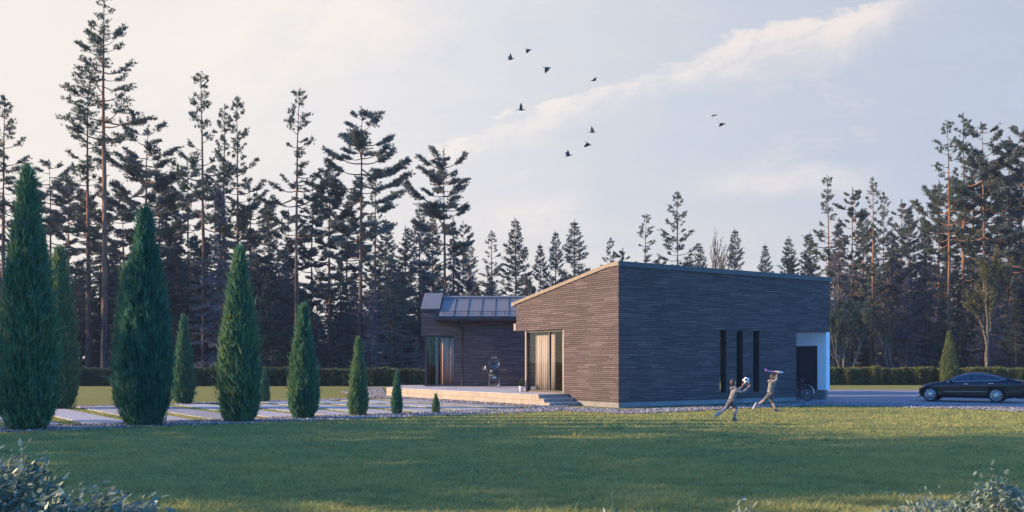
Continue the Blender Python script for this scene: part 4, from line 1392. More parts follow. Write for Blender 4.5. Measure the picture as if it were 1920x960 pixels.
def skin(joints, bones, sub=2):
    """joints {name:(pos, r or (rx,ry))}; the first joint is the root. Returns a mesh"""
    names = list(joints)
    me = bpy.data.meshes.new('skin')
    me.from_pydata([joints[n][0] for n in names], [(names.index(a), names.index(b)) for a, b in bones], [])
    o = bpy.data.objects.new('skin', me); COL.objects.link(o)
    m = o.modifiers.new('s', 'SKIN'); m.use_smooth_shade = True
    lay = me.skin_vertices[0].data
    for i, n in enumerate(names):
        r = joints[n][1]
        lay[i].radius = r if isinstance(r, tuple) else (r, r)
        lay[i].use_root = (i == 0)
    d = o.modifiers.new('d', 'SUBSURF'); d.levels = sub; d.render_levels = sub
    bpy.context.view_layer.update()
    return bake(o)


def merge_meshes(name, parts):
    bm = bmesh.new()
    for me in parts:
        bm.from_mesh(me)
    out = bpy.data.meshes.new(name); bm.to_mesh(out); bm.free()
    for me in parts: bpy.data.meshes.remove(me)
    return out


def head_mesh(c, fwd, up, R):
    """a head with brow, nose, chin and ears, looking along fwd"""
    fwd = Vector(fwd).normalized(); up = Vector(up).normalized()
    side = fwd.cross(up).normalized(); up = side.cross(fwd)
    bm = bmesh.new()
    bmesh.ops.create_uvsphere(bm, u_segments=24, v_segments=18, radius=1.0)
    for v in bm.verts:
        x, y, z = v.co                       # y forward, z up, x side
        k = 1.0
        if z < -.1: k = 1 - .30 * min(1, (-.1 - z) / .9)
        x *= .78 * k; y *= .92 * (k if y < 0 else 1 - .12 * min(1, max(0, -z)))
        z *= 1.08
        n = math.exp(-((x / .13) ** 2 + ((z + .12) / .2) ** 2)) * (1 if y > 0 else 0)
        y += .17 * n
        e = sum(math.exp(-(((x - s * .30) / .15) ** 2 + ((z - .05) / .10) ** 2)) for s in (-1, 1)) * (1 if y > 0 else 0)
        y -= .08 * e
        y -= .04 * math.exp(-((x / .25) ** 2 + ((z + .42) / .05) ** 2)) * (1 if y > 0 else 0)
        ear = sum(math.exp(-(((x - s * .76) / .16) ** 2 + ((z + .0) / .20) ** 2 + (y / .15) ** 2)) for s in (-1, 1))
        x += .14 * ear * (1 if x > 0 else -1)
        v.co = Vector(c) + (side * x + fwd * y + up * z) * R
    me = bpy.data.meshes.new('head'); bm.to_mesh(me); bm.free()
    return me


def hair_mesh(c, fwd, up, R, length, seed):
    fwd = Vector(fwd).normalized(); up = Vector(up).normalized()
    side = fwd.cross(up).normalized(); up = side.cross(fwd)
    rng = random.Random(seed)
    bm = bmesh.new()
    bmesh.ops.create_uvsphere(bm, u_segments=28, v_segments=20, radius=1.0)
    dead = []
    for v in bm.verts:
        x, y, z = v.co
        line = .30 + .25 * max(0, y) if y > -.1 else -.35 - length
        if z < line - (.25 if abs(x) > .6 and y < .35 else 0): dead.append(v)
        w = 1 + rng.uniform(-.03, .05)
        v.co = Vector(c) + (side * x * .86 * w + fwd * (y * .99 - .03) * w + up * z * 1.17 * w) * R
    bmesh.ops.delete(bm, geom=dead, context='VERTS')
    bmesh.ops.solidify(bm, geom=bm.faces[:], thickness=R * .12)
    me = bpy.data.meshes.new('hair'); bm.to_mesh(me); bm.free()
    return me


def hand_parts(wrist, direc, palmn, s):
    """palm with four fingers and a thumb as slender skinned chains"""
    d = Vector(direc).normalized(); n = Vector(palmn).normalized(); sd = d.cross(n).normalized(); n = sd.cross(d)
    w = Vector(wrist)
    J = {'w': (tuple(w), .018 * s), 'p': (tuple(w + d * .045 * s), (.012 * s, .026 * s)), 'q': (tuple(w + d * .07 * s), (.011 * s, .028 * s))}
    out = [skin(J, [('w', 'p'), ('p', 'q')], 1)]
    for k, (o, l) in enumerate([(-.024, .052), (-.008, .060), (.008, .056), (.023, .044)]):
        b = w + d * .058 * s + sd * o * s
        J = {'a': (tuple(b), .0085 * s), 'b': (tuple(b + (d * .6 * l + n * .010) * s), .0078 * s), 'c': (tuple(b + (d * l + n * .030) * s), .0062 * s)}
        out.append(skin(J, [('a', 'b'), ('b', 'c')], 1))
    b = w + d * .02 * s - sd * .018 * s
    J = {'a': (tuple(b), .010 * s), 'b': (tuple(b + (d * .028 - sd * .022 + n * .006) * s), .0092 * s), 'c': (tuple(b + (d * .05 - sd * .026 + n * .022) * s), .007 * s)}
    out.append(skin(J, [('a', 'b'), ('b', 'c')], 1))
    return out


def shoe(ankle, toe, up, s, name, mat, parent):
    a, t = Vector(ankle), Vector(toe)
    d = (t - a); d = (d - Vector(up).normalized() * d.dot(Vector(up).normalized())).normalized()
    u = Vector(up).normalized(); sd = d.cross(u).normalized()
    base = a - u * .062 * s
    rings = []
    for f, wd, ht in [(-.055, .024, .050), (-.045, .032, .075), (0, .034, .085), (.05, .036, .062), (.10, .040, .042), (.15, .036, .032), (.172, .018, .020)]:
        c = base + d * f * s
        ring = [c + sd * wd * s * math.cos(q) + u * (ht * s * (.5 + .5 * math.sin(q))) for q in [i * PI / 5 for i in range(10)]]
        rings.append(ring)
    m = MB(); vs = [p for r in rings for p in r]; fs = []
    for i in range(len(rings) - 1):
        for k in range(10): fs.append((i * 10 + k, i * 10 + (k + 1) % 10, (i + 1) * 10 + (k + 1) % 10, (i + 1) * 10 + k))
    fs += [tuple(range(10)), tuple(range(60, 70))]
    m.add([tuple(p) for p in vs], fs)
    o = m.build(name, M[mat], parent, True)
    m = MB()
    out = [(-.058, .024), (-.04, .036), (.02, .036), (.10, .043), (.16, .034), (.178, .012)]
    ring = [base + d * f * s + sd * w * s for f, w in out] + [base + d * f * s - sd * w * s for f, w in reversed(out)]
    n = len(ring)
    m.add([tuple(p - u * .012 * s) for p in ring] + [tuple(p + u * .012 * s) for p in ring], [tuple(range(n - 1, -1, -1)), tuple(range(n, 2 * n))] + [(i, (i + 1) % n, n + (i + 1) % n, n + i) for i in range(n)])
    m.build('sole', M['whiteshoe'], o)


def person(loc, px_m, foot_px, J, label, s, look, girl, hands):
    """J: pixel joints (x, y, depth offset in metres); converted to metres about the standing foot"""
    P = {k: Vector(((v[0] - foot_px[0]) / px_m, v[2], (foot_px[1] - v[1]) / px_m)) for k, v in J.items()}
    sh = P['shoulderA'].lerp(P['shoulderB'], .5)
    hip = P['hipA'].lerp(P['hipB'], .5)
    chest = hip.lerp(sh, .66) + Vector((.012, 0, 0))
    waist = hip.lerp(sh, .33)
    jt = {
        'hip': (hip, (.085 * s, .075 * s)), 'waist': (waist, (.082 * s, .070 * s)), 'chest': (chest, (.098 * s, .08 * s)), 'sh': (sh, (.075 * s, .06 * s)),
        'neck': (sh.lerp(P['head'], .45), .042 * s), 'skull': (P['head'], .05 * s)}
    bones = [('hip', 'waist'), ('waist', 'chest'), ('chest', 'sh'), ('sh', 'neck'), ('neck', 'skull')]
    for q in 'AB':
        jt['s' + q] = (P['shoulder' + q], .045 * s); jt['e' + q] = (P['elbow' + q], .033 * s); jt['w' + q] = (P['wrist' + q], .021 * s)
        jt['h' + q] = (P['hip' + q], .074 * s); jt['k' + q] = (P['knee' + q], .048 * s)
        jt['c' + q] = (P['knee' + q].lerp(P['ankle' + q], .3), .046 * s); jt['a' + q] = (P['ankle' + q], .030 * s)
        jt['f' + q] = (P['ankle' + q].lerp(P['toe' + q], .5), .024 * s)
        bones += [('sh', 's' + q), ('s' + q, 'e' + q), ('e' + q, 'w' + q), ('hip', 'h' + q), ('h' + q, 'k' + q), ('k' + q, 'c' + q), ('c' + q, 'a' + q), ('a' + q, 'f' + q)]
    R = .088 * s
    parts = [skin({k: (tuple(v[0]), v[1]) for k, v in jt.items()}, bones), head_mesh(P['head'], look, (0, 0, 1), R * 1.12)]
    for q in 'AB':
        d, n = hands[q]
        parts += hand_parts(P['wrist' + q], d, n, s)
    body = link('person', merge_meshes('person', parts), M['skin'], None, True)
    body.location = loc
    tag(body, label, 'person')
    # hoodie: torso, sleeves and hood
    g = {'hip': (tuple(hip + Vector((0, 0, -.01))), (.118 * s, .102 * s)), 'waist': (tuple(waist), (.118 * s, .10 * s)), 'chest': (tuple(chest), (.125 * s, .105 * s)), 'sh': (tuple(sh), (.088 * s, .075 * s)), 'nk': (tuple(sh.lerp(P['head'], .32)), .058 * s)}
    gb = [('hip', 'waist'), ('waist', 'chest'), ('chest', 'sh'), ('sh', 'nk')]
    for q in 'AB':
        g['s' + q] = (tuple(P['shoulder' + q]), .062 * s); g['e' + q] = (tuple(P['elbow' + q]), .050 * s); g['w' + q] = (tuple(P['elbow' + q].lerp(P['wrist' + q], .88)), .036 * s)
        gb += [('sh', 's' + q), ('s' + q, 'e' + q), ('e' + q, 'w' + q)]
    me = skin(g, gb)
    j = link('hoodie', me, M['cloth'], body, True)
    hood = MB(); hc = sh.lerp(P['head'], .22) + Vector((-.075 * s, 0, .0))
    hood.ball(tuple(hc), .07 * s, 12, 8, (.9, 1.15, .75)); hood.build('hood', M['cloth'], j, True)
    hem = MB(); dd = (waist - hip).normalized()
    hem.tube([hip - dd * .10 * s, hip - dd * .075 * s], [.108 * s, .112 * s], 16); hem.build('hem', M['cloth_shade'], j, True)
    # knee length trousers
    g = {'hip': (tuple(hip), (.108 * s, .098 * s))}; gb = []
    for q in 'AB':
        g['h' + q] = (tuple(P['hip' + q]), .088 * s); g['k' + q] = (tuple(P['hip' + q].lerp(P['knee' + q], 1.0)), .066 * s)
        g['m' + q] = (tuple(P['knee' + q].lerp(P['ankle' + q], .12)), .062 * s)
        gb += [('hip', 'h' + q), ('h' + q, 'k' + q), ('k' + q, 'm' + q)]
    link('shorts', skin(g, gb), M['cloth_shade'], body, True)
    for q in 'AB':
        if girl:
            a, b = P['knee' + q].lerp(P['ankle' + q], .18), P['ankle' + q]
            m = MB(); m.tube([a, a.lerp(b, .3), b], [.049 * s, .048 * s, .034 * s], 12)
            m.build('sock', M['sock'], body, True)
        up = (P['knee' + q] - P['ankle' + q]).normalized()
        tv = P['toe' + q] - P['ankle' + q]
        up = (up - tv.normalized() * up.dot(tv.normalized())).normalized()
        up = (up + Vector((0, 0, .9 if q == 'B' else 0))).normalized()
        shoe(P['ankle' + q], P['toe' + q], up, s, 'shoe', 'shoe' if (q == 'B') else 'whiteshoe', body)
    link('hair', hair_mesh(P['head'], look, (0, 0, 1), R * 1.12, .75 if girl else .1, 3), M['hair'], body, True)
    e = MB(); f = Vector(look).normalized(); sd = f.cross(Vector((0, 0, 1))).normalized()
    for k in (-1, 1): e.ball(tuple(P['head'] + f * R * .97 + sd * k * R * .33 + Vector((0, 0, R * .06))), R * .12, 8, 6)
    e.build('eyes', M['black'], body, True)
    return body


gp = G(1380, 789.5)
gk = FPX / gp.y
GIRL = dict(head=(1374.6, 717.5, .0), shoulderA=(1379, 732, -.12), shoulderB=(1377, 730, .12), elbowA=(1391.5, 735.5, -.14), wristA=(1401, 727.3, -.07), elbowB=(1389, 730.5, .13), wristB=(1394.0, 723.5, .10),
            hipA=(1368, 754, -.07), hipB=(1371, 755, .07), kneeA=(1361, 763.5, -.08), ankleA=(1347, 776, -.09), toeA=(1340.5, 784.5, -.09), kneeB=(1380.5, 765, .08), ankleB=(1378, 784.8, .07), toeB=(1387, 788.2, .08))
girl = person(gp, gk, (1380, 789.5), GIRL, 'child in grey hoodie and striped socks running and reaching for the football', 1.0, (.85, .45, .12), True,
              {'A': ((.35, .05, .9), (.8, .1, -.1)), 'B': ((.25, -.1, .95), (.9, -.1, -.1))})
bp_ = G(1458, 772.3)
bk = FPX / bp_.y
BOY = dict(head=(1449.6, 707.2, .0), shoulderA=(1446, 717, -.13), shoulderB=(1448, 716.5, .13), elbowA=(1454.2, 712.8, -.16), wristA=(1455.3, 703.2, -.08), elbowB=(1455.2, 725.5, .17), wristB=(1456.8, 717.8, .20),
           hipA=(1441.5, 741, -.07), hipB=(1444.5, 741, .07), kneeA=(1431.5, 751, -.08), ankleA=(1418, 759.6, -.10), toeA=(1413.5, 768.0, -.10), kneeB=(1449.5, 754, .08), ankleB=(1455, 767.3, .07), toeB=(1466, 770.4, .08))
boy = person(bp_, bk, (1458, 772.3), BOY, 'child in grey hoodie and shorts running while holding up a toy aeroplane', 1.12, (.9, -.25, .05), False,
             {'A': ((-.05, .0, 1), (.3, .6, 0)), 'B': ((.3, .1, .9), (-.5, -.2, 0))})


def football(c, r):
    """white ball with dark pentagons; patch pattern taken from a truncated icosahedron's twelve corners"""
    bm = bmesh.new()
    bmesh.ops.create_icosphere(bm, subdivisions=5, radius=r)
    ico = bmesh.new(); bmesh.ops.create_icosphere(ico, subdivisions=1, radius=1)
    ax = [v.co.normalized().copy() for v in ico.verts]; ico.free()
    rot = Euler((.35, .2, .5)).to_matrix()
    ax = [rot @ a for a in ax]
    me = bpy.data.meshes.new('ball')
    for f in bm.faces:
        d = f.calc_center_median().normalized()
        f.material_index = 1 if max(d.dot(a) for a in ax) > .925 else 0
        f.smooth = True
    bm.to_mesh(me); bm.free()
    o = link('football', me, [M['plastic_white'], M['black']])
    o.location = c
    tag(o, 'black and white football in the air above the reaching hands', 'ball')


bx = Vector(((1399.2 - 1380) / gk, .01, (789.5 - 714.0) / gk)) + gp
football(bx, .108)


def toy_plane():
    c = Vector(((1456.3 - 1458) / bk, -.075, (772.3 - 697.6) / bk)) + bp_
    o = empty('toy_aeroplane', c)
    o.rotation_euler = (0, .05, 0)
    m = MB(); m.tube([(-.40, 0, .025), (-.30, 0, .02), (-.08, 0, .0), (.0, 0, 0)], [.012, .02, .028, .032], 10); m.build('tail_boom', M['pink'], o, True)
    m = MB(); m.tube([(.0, 0, 0), (.08, 0, .004), (.16, 0, 0), (.21, 0, -.006)], [.032, .036, .028, .008], 10); m.build('nose', M['plastic_white'], o, True)
    m = MB(); m.prism([(-.07, -.34), (.02, -.34), (.09, 0), (.02, .34), (-.07, .34), (-.09, 0)], 'z', .018, .03); m.build('wing', M['plastic_white'], o)
    m = MB(); m.prism([(-.42, -.12), (-.36, -.12), (-.32, 0), (-.36, .12), (-.42, .12)], 'z', .028, .036); m.build('tailplane', M['pink'], o)
    m = MB(); m.prism([(-.43, .03), (-.33, .03), (-.39, .11), (-.43, .11)], 'y', -.005, .005); m.build('fin', M['pink'], o)
    tag(o, 'violet and white toy aeroplane held over the head of a running child', 'toy')


toy_plane()


# ------------------------------------------------------------------ car
def car():
    Yc = 41.4
    root = empty('parked_car', (0, 0, 0))
    tag(root, 'black fastback saloon car parked on the driveway beside the hedge', 'car')
    sc = .865
    d = Vector((.84, -.54, 0)).normalized()
    side = Vector((-d.y, d.x, 0))            # away from the camera
    fw = Vector(((1745 - CX) / FPX * (Yc + .54 * 1.28), Yc + .54 * 1.28, 0))
    root.matrix_world = Matrix((( d.x, side.x, 0, 0), (d.y, side.y, 0, 0), (0, 0, 1, 0), (0, 0, 0, 1)))
    half = .80
    root.matrix_world = Matrix.Translation(fw - d * .93 * sc + side * half * sc) @ root.matrix_world @ Matrix.Scale(sc, 4)
    root.location.z = .02
    I = lambda x, xs, ys: float(np.interp(x, xs, ys))
    Zt = lambda x: I(x, [0, .05, .15, .4, .8, 1.2, 1.5, 1.7, 2.0, 2.35, 2.7, 3.05, 3.4, 3.8, 4.2, 4.55, 4.8, 4.92, 4.97], [.52, .62, .70, .80, .885, .945, .985, 1.06, 1.22, 1.365, 1.43, 1.44, 1.415, 1.335, 1.21, 1.09, 1.03, 1.0, .86])
    Zb = lambda x: I(x, [0, .2, .6, 4.3, 4.8, 4.97], [.34, .22, .19, .19, .28, .42])
    Wd = lambda x: I(x, [0, .08, .25, .6, 1.2, 2.5, 3.6, 4.2, 4.7, 4.9, 4.97], [.45, .62, .78, .92, .965, .975, .985, .975, .90, .80, .70])
    Be = lambda x: I(x, [0, 1.4, 2.2, 3.6, 4.3, 4.97], [.60, .915, .945, .995, 1.02, .98])
    xs = sorted(set([0, .03, .08, .15, .25, .4, .55, .7, .93, 1.1, 1.3, 1.45, 1.6, 1.75] + list(np.arange(1.9, 4.4, .14)) + [4.4, 4.55, 4.7, 4.82, 4.9, 4.95, 4.97]))

    def section(x):
        zt, zb, w = Zt(x), Zb(x), Wd(x)
        be = min(Be(x), zt - .015)
        gh = max(0.0, min(1.0, (zt - be) / .42))
        wr = w * .93 - .27 * gh
        zr = zt - .055 * (.35 + gh)
        zr = max(zr, be + .004)
        return [(0, zb), (w * .80, zb), (w * .955, zb + .05), (w * .985, zb + (be - zb) * .28), (w * .965, zb + (be - zb) * .42), (w, zb + (be - zb) * .72), (w * .985, zb + (be - zb) * .88), (w * .94, be), (wr, zr), (wr * .86, zr + (zt - zr) * .55), (wr * .5, zt - .012 * (zt - zb)), (0, zt)]
    rings = []
    for x in xs:
        s_ = section(x)
        rings.append([(x, -a, z) for a, z in s_] + [(x, a, z) for a, z in s_[-2:0:-1]])
    n = len(rings[0])
    m = MB(); fs = []
    for i in range(len(rings) - 1):
        for k in range(n): fs.append((i * n + k, i * n + (k + 1) % n, (i + 1) * n + (k + 1) % n, (i + 1) * n + k))
    fs += [tuple(range(n)), tuple(range((len(rings) - 1) * n, len(rings) * n))]
    m.add([p for r in rings for p in r], fs)
    body = m.build('body', M['paint'], None, True)
    for wx in (.93, 3.89):                       # wheel arches cut out
        c = MB(); c.tube([(wx, -1.2, .345), (wx, -.60, .345)], .385, 32); c.tube([(wx, .60, .345), (wx, 1.2, .345)], .385, 32)
        co = c.build('cutter', None)
        b = body.modifiers.new('arch', 'BOOLEAN'); b.object = co; b.operation = 'DIFFERENCE'; b.solver = 'EXACT'
    bpy.context.view_layer.update()
    cut = [b.object for b in body.modifiers]
    me = bake(body)
    for c in cut: bpy.data.objects.remove(c)
    me.materials.clear()
    body = link('body', me, M['paint'], root, True)
    for p in body.data.polygons: p.use_smooth = True
    e = body.modifiers.new('edges', 'EDGE_SPLIT'); e.split_angle = math.radians(38)

    def sidept(x, f, off, sgn):
        """point on the flank of the glasshouse, f from waistline to roof"""
        s_ = section(x); (w0, z0), (w1, z1) = s_[7], s_[8]
        return (x, sgn * (w0 + (w1 - w0) * f + off), z0 + (z1 - z0) * f)
    for sgn in (-1, 1):
        # side glass in one band with a bright surround
        X = np.linspace(1.66, 4.22, 26)
        lo, hi = [], []
        for x in X:
            hi_f = .93 * min(1, max(.06, (x - 1.62) / .5)) if x < 2.1 else .93
            t = max(0, (x - 3.75) / .47)
            lo_f = .07 + .36 * t ** 1.6; hi_f = hi_f - .42 * t ** 2.2
            if hi_f < lo_f + .01: hi_f = lo_f + .01
            lo.append(sidept(x, lo_f, .012, sgn)); hi.append(sidept(x, hi_f, .012, sgn))
        m = MB(); k = len(X)
        m.add(lo + hi, [(i, i + 1, k + i + 1, k + i) for i in range(k - 1)])
        g = m.build('side_window', M['carglass'], root, True)
        m = MB(); m.tube([*lo, *hi[::-1], lo[0]], .013, 6, False); m.build('trim', M['chrome'], g, True)
        for px in (2.72, ):
            m = MB(); m.add([sidept(px, .08, .016, sgn), sidept(px + .07, .08, .016, sgn), sidept(px + .10, .92, .016, sgn), sidept(px + .03, .92, .016, sgn)], [(0, 1, 2, 3)])
            m.build('pillar', M['black'], g)
        for hx in (2.45, 3.55):
            dr = section(hx)[6]
            m = MB(); m.box(hx, hx + .23, sgn * (dr[0] + .006) - .008, sgn * (dr[0] + .006) + .008, dr[1] - .018, dr[1] + .018)
            m.build('handle', M['chrome'], root, bevel=.006)
        a = sidept(1.86, .1, .0, sgn)
        m = MB(); m.ball((a[0] + .02, a[1] + sgn * .13, a[2] + .06), .10, 12, 8, (.75, 1.0, .62)); m.tube([a, (a[0], a[1] + sgn * .1, a[2] + .04)], .022, 6)
        m.build('mirror', M['paint'], root, True)
        s1, s2 = Wd(.12), Wd(.5)
        m = MB()
        pts = [(.10, Zt(.10) - .075, .60), (.30, Zt(.30) - .05, .84), (.62, Zt(.6) - .06, .975), (.36, Zt(.3) - .115, .925), (.12, Zt(.10) - .13, .72)]
        m.add([(x, sgn * Wd(x) * q, z) for x, z, q in pts] + [(x, sgn * (Wd(x) * q + .02), z + .03) for x, z, q in pts], [(0, 1, 2, 3, 4), (5, 6, 7, 8, 9)] + [(i, (i + 1) % 5, 5 + (i + 1) % 5, 5 + i) for i in range(5)])
        m.build('headlight', M['clearlamp'], root)
        m = MB(); m.box(4.62, 4.93, sgn * .70 - .14, sgn * .70 + .14, .86, .95); m.build('tail_light', M['redlamp'], root, bevel=.02)
        # sill line and door gaps
        m = MB(); m.tube([(x, sgn * (section(x)[4][0] + .004), section(x)[4][1] - .02) for x in np.linspace(1.5, 3.35, 12)], .010, 5); m.build('sill_strip', M['alloy'], root, True)
        for gx in (1.62, 2.78, 3.80):
            m = MB(); m.tube([(gx + .04 * q, sgn * (section(gx)[j][0] + .0015), section(gx)[j][1]) for q, j in enumerate((3, 4, 5, 6, 7))], .005, 4); m.build('door_gap', M['black'], root)
    for nm, a, b in (('windscreen', 1.52, 2.32), ('rear_window', 3.55, 4.50)):
        X = np.linspace(a, b, 9); vs = []
        for x in X:
            s_ = section(x)
            for q in (-1, -.6, 0, .6, 1):
                w = s_[9][0] * abs(q); z = s_[9][1] + (s_[11][1] - s_[9][1]) * (1 - abs(q)) ** .6
                vs.append((x, (1 if q > 0 else -1) * w, z + .008))
        m = MB(); m.add(vs, [(i * 5 + k, i * 5 + k + 1, (i + 1) * 5 + k + 1, (i + 1) * 5 + k) for i in range(8) for k in range(4)])
        m.build(nm, M['carglass'], root, True)
    m = MB(); m.box(-.012, .03, -.52, .52, .40, .44); m.box(-.02, .10, -.66, .66, .215, .25); m.build('grille', M['black'], root)
    m = MB(); m.box(4.55, 4.90, -.62, .62, .20, .30); m.build('diffuser', M['black'], root, bevel=.03)
    for ch in [c for c in root.children]:           # short nose, long tail
        for q in [ch] + list(ch.children):
            for v in q.data.vertices:
                x = v.co.x
                v.co.x = .93 - (.93 - x) * .66 if x < .93 else (3.89 + (x - 3.89) * 1.22 if x > 3.89 else x)
                v.co.z *= 1.03
    # wheels
    proto = None
    for wx in (.93, 3.89):
        for sgn in (-1, 1):
            if proto is None:
                w = MB(); w.lathe([(.235, -.10), (.30, -.115), (.335, -.095), (.345, -.05), (.345, .05), (.335, .095), (.30, .115), (.235, .10)], seg=36, axis='y')
                proto = w.build('wheel', M['rubber'], root, True)
                r = MB(); r.lathe([(.20, .10), (.225, .02), (.225, -.09), (.250, -.112), (.262, -.108), (.258, -.08)], seg=36, axis='y')
                for k in range(10):
                    t = 2 * PI * k / 10
                    c, s_ = math.cos(t), math.sin(t); c2, s2 = math.cos(t + .28), math.sin(t + .28)
                    r.add([(.05 * c - .018 * s_, -.115, .05 * s_ + .018 * c), (.05 * c + .018 * s_, -.115, .05 * s_ - .018 * c), (.245 * c2 + .017 * s2, -.100, .245 * s2 - .017 * c2), (.245 * c2 - .030 * s2, -.100, .245 * s2 + .030 * c2),
                           (.05 * c - .018 * s_, -.085, .05 * s_ + .018 * c), (.05 * c + .018 * s_, -.085, .05 * s_ - .018 * c), (.245 * c2 + .017 * s2, -.075, .245 * s2 - .017 * c2), (.245 * c2 - .030 * s2, -.075, .245 * s2 + .030 * c2)],
                          [(0, 1, 2, 3), (7, 6, 5, 4), (0, 4, 5, 1), (1, 5, 6, 2), (2, 6, 7, 3), (3, 7, 4, 0)])
                r.lathe([(0, -.122), (.055, -.118), (.06, -.09)], seg=16, axis='y')
                rim = r.build('rim', M['alloy'], proto)
                b = MB(); b.lathe([(0, -.045), (.19, -.045), (.19, -.02), (0, -.02)], seg=24, axis='y'); b.build('brake_disc', M['gutter'], proto)
                w = proto
            else:
                w = copy_tree(proto, root)
            w.location = (wx, sgn * .845, .345)
            w.rotation_euler = (0, 0, 0 if sgn < 0 else PI)
    return root


car()


# ------------------------------------------------------------------ bicycle
def bicycle():
    d = -VX                                   # from the handlebar to the saddle end: towards the camera
    rear = Vector(((1513 - CX) / FPX * 42.4, 42.4, .345))
    root = empty('bicycle', (rear.x, rear.y, .018))
    root.rotation_euler = (0, 0, math.atan2(VX.y, VX.x))       # local +x points to the front wheel
    R = .325
    tag(root, 'dark red bicycle leaning in the passage beside the white screen wall', 'bicycle')
    m = MB(); m.ring((0, 0, R + .02), (0, 1, 0), R, .021, 36, 8); w = m.build('wheel', M['rubber'], root, True)
    s = MB(); s.ring((0, 0, R + .02), (0, 1, 0), R - .028, .010, 36, 6)
    for k in range(16):
        t = 2 * PI * k / 16
        s.tube([(0, .02 * (-1) ** k, R + .02), (math.cos(t) * (R - .03), 0, R + .02 + math.sin(t) * (R - .03))], .0022, 3, False)
    s.tube([(0, -.05, R + .02), (0, .05, R + .02)], .022, 8); s.build('rim', M['alloy'], w)
    w2 = copy_tree(w, root); w2.location = (1.05, 0, 0)
    z = R + .02
    f = MB()
    bb, st, hd, hb = (.44, 0, .28), (.28, 0, .80), (.90, 0, .84), (.95, 0, .66)
    f.tube([bb, st], .017, 8); f.tube([st, hd], .016, 8); f.tube([bb, hb], .019, 8); f.tube([hd, hb], .02, 8)
    for sg in (-.045, .045):
        f.tube([(0, sg, z), (.42, sg * .8, .28)], .010, 6); f.tube([(0, sg, z), (.28, sg * .3, .76)], .008, 6); f.tube([hb, (1.0, sg, .62), (1.05, sg, z)], .011, 6)
    f.build('frame', M['bikeframe'], root, True)
    m = MB(); m.tube([st, (.25, 0, .93)], .013, 8); m.build('seat_post', M['chrome'], root, True)
    m = MB(); m.ball((.22, 0, .955), .12, 12, 8, (1.1, .62, .28)); m.tube([(.24, 0, .955), (.40, 0, .95)], [.05, .018], 8); m.build('saddle', M['black'], root, True)
    m = MB(); m.tube([hd, (.89, 0, .98)], .013, 8); m.tube([(.80, -.28, 1.0), (.90, -.2, .99), (.89, 0, .98), (.90, .2, .99), (.80, .28, 1.0)], .011, 8); m.build('handlebar', M['chrome'], root, True)
    m = MB(); m.ring((.44, .05, .28), (0, 1, 0), .09, .008, 24, 5); m.tube([(.44, .07, .28), (.55, .08, .15)], .010, 6); m.tube([(.44, -.06, .28), (.33, -.07, .41)], .010, 6); m.box(.50, .60, .08, .17, .135, .16); m.box(.28, .38, -.17, -.08, .40, .425); m.build('crank', M['gutter'], root)
    pts = [(math.cos(t) * (R + .045), 0, z + math.sin(t) * (R + .045)) for t in np.linspace(.55, 3.5, 16)]
    m = MB()
    for k in range(15):
        a, b = Vector(pts[k]), Vector(pts[k + 1])
        m.add([(a.x, -.026, a.z), (a.x, .026, a.z), (b.x, .026, b.z), (b.x, -.026, b.z), (a.x * .985, -.03, a.z - .012), (a.x * .985, .03, a.z - .012), (b.x * .985, .03, b.z - .012), (b.x * .985, -.03, b.z - .012)], [(0, 1, 2, 3), (7, 6, 5, 4), (1, 5, 6, 2), (0, 3, 7, 4)])
    m.build('mudguard', M['alloy'], root, True)


bicycle()


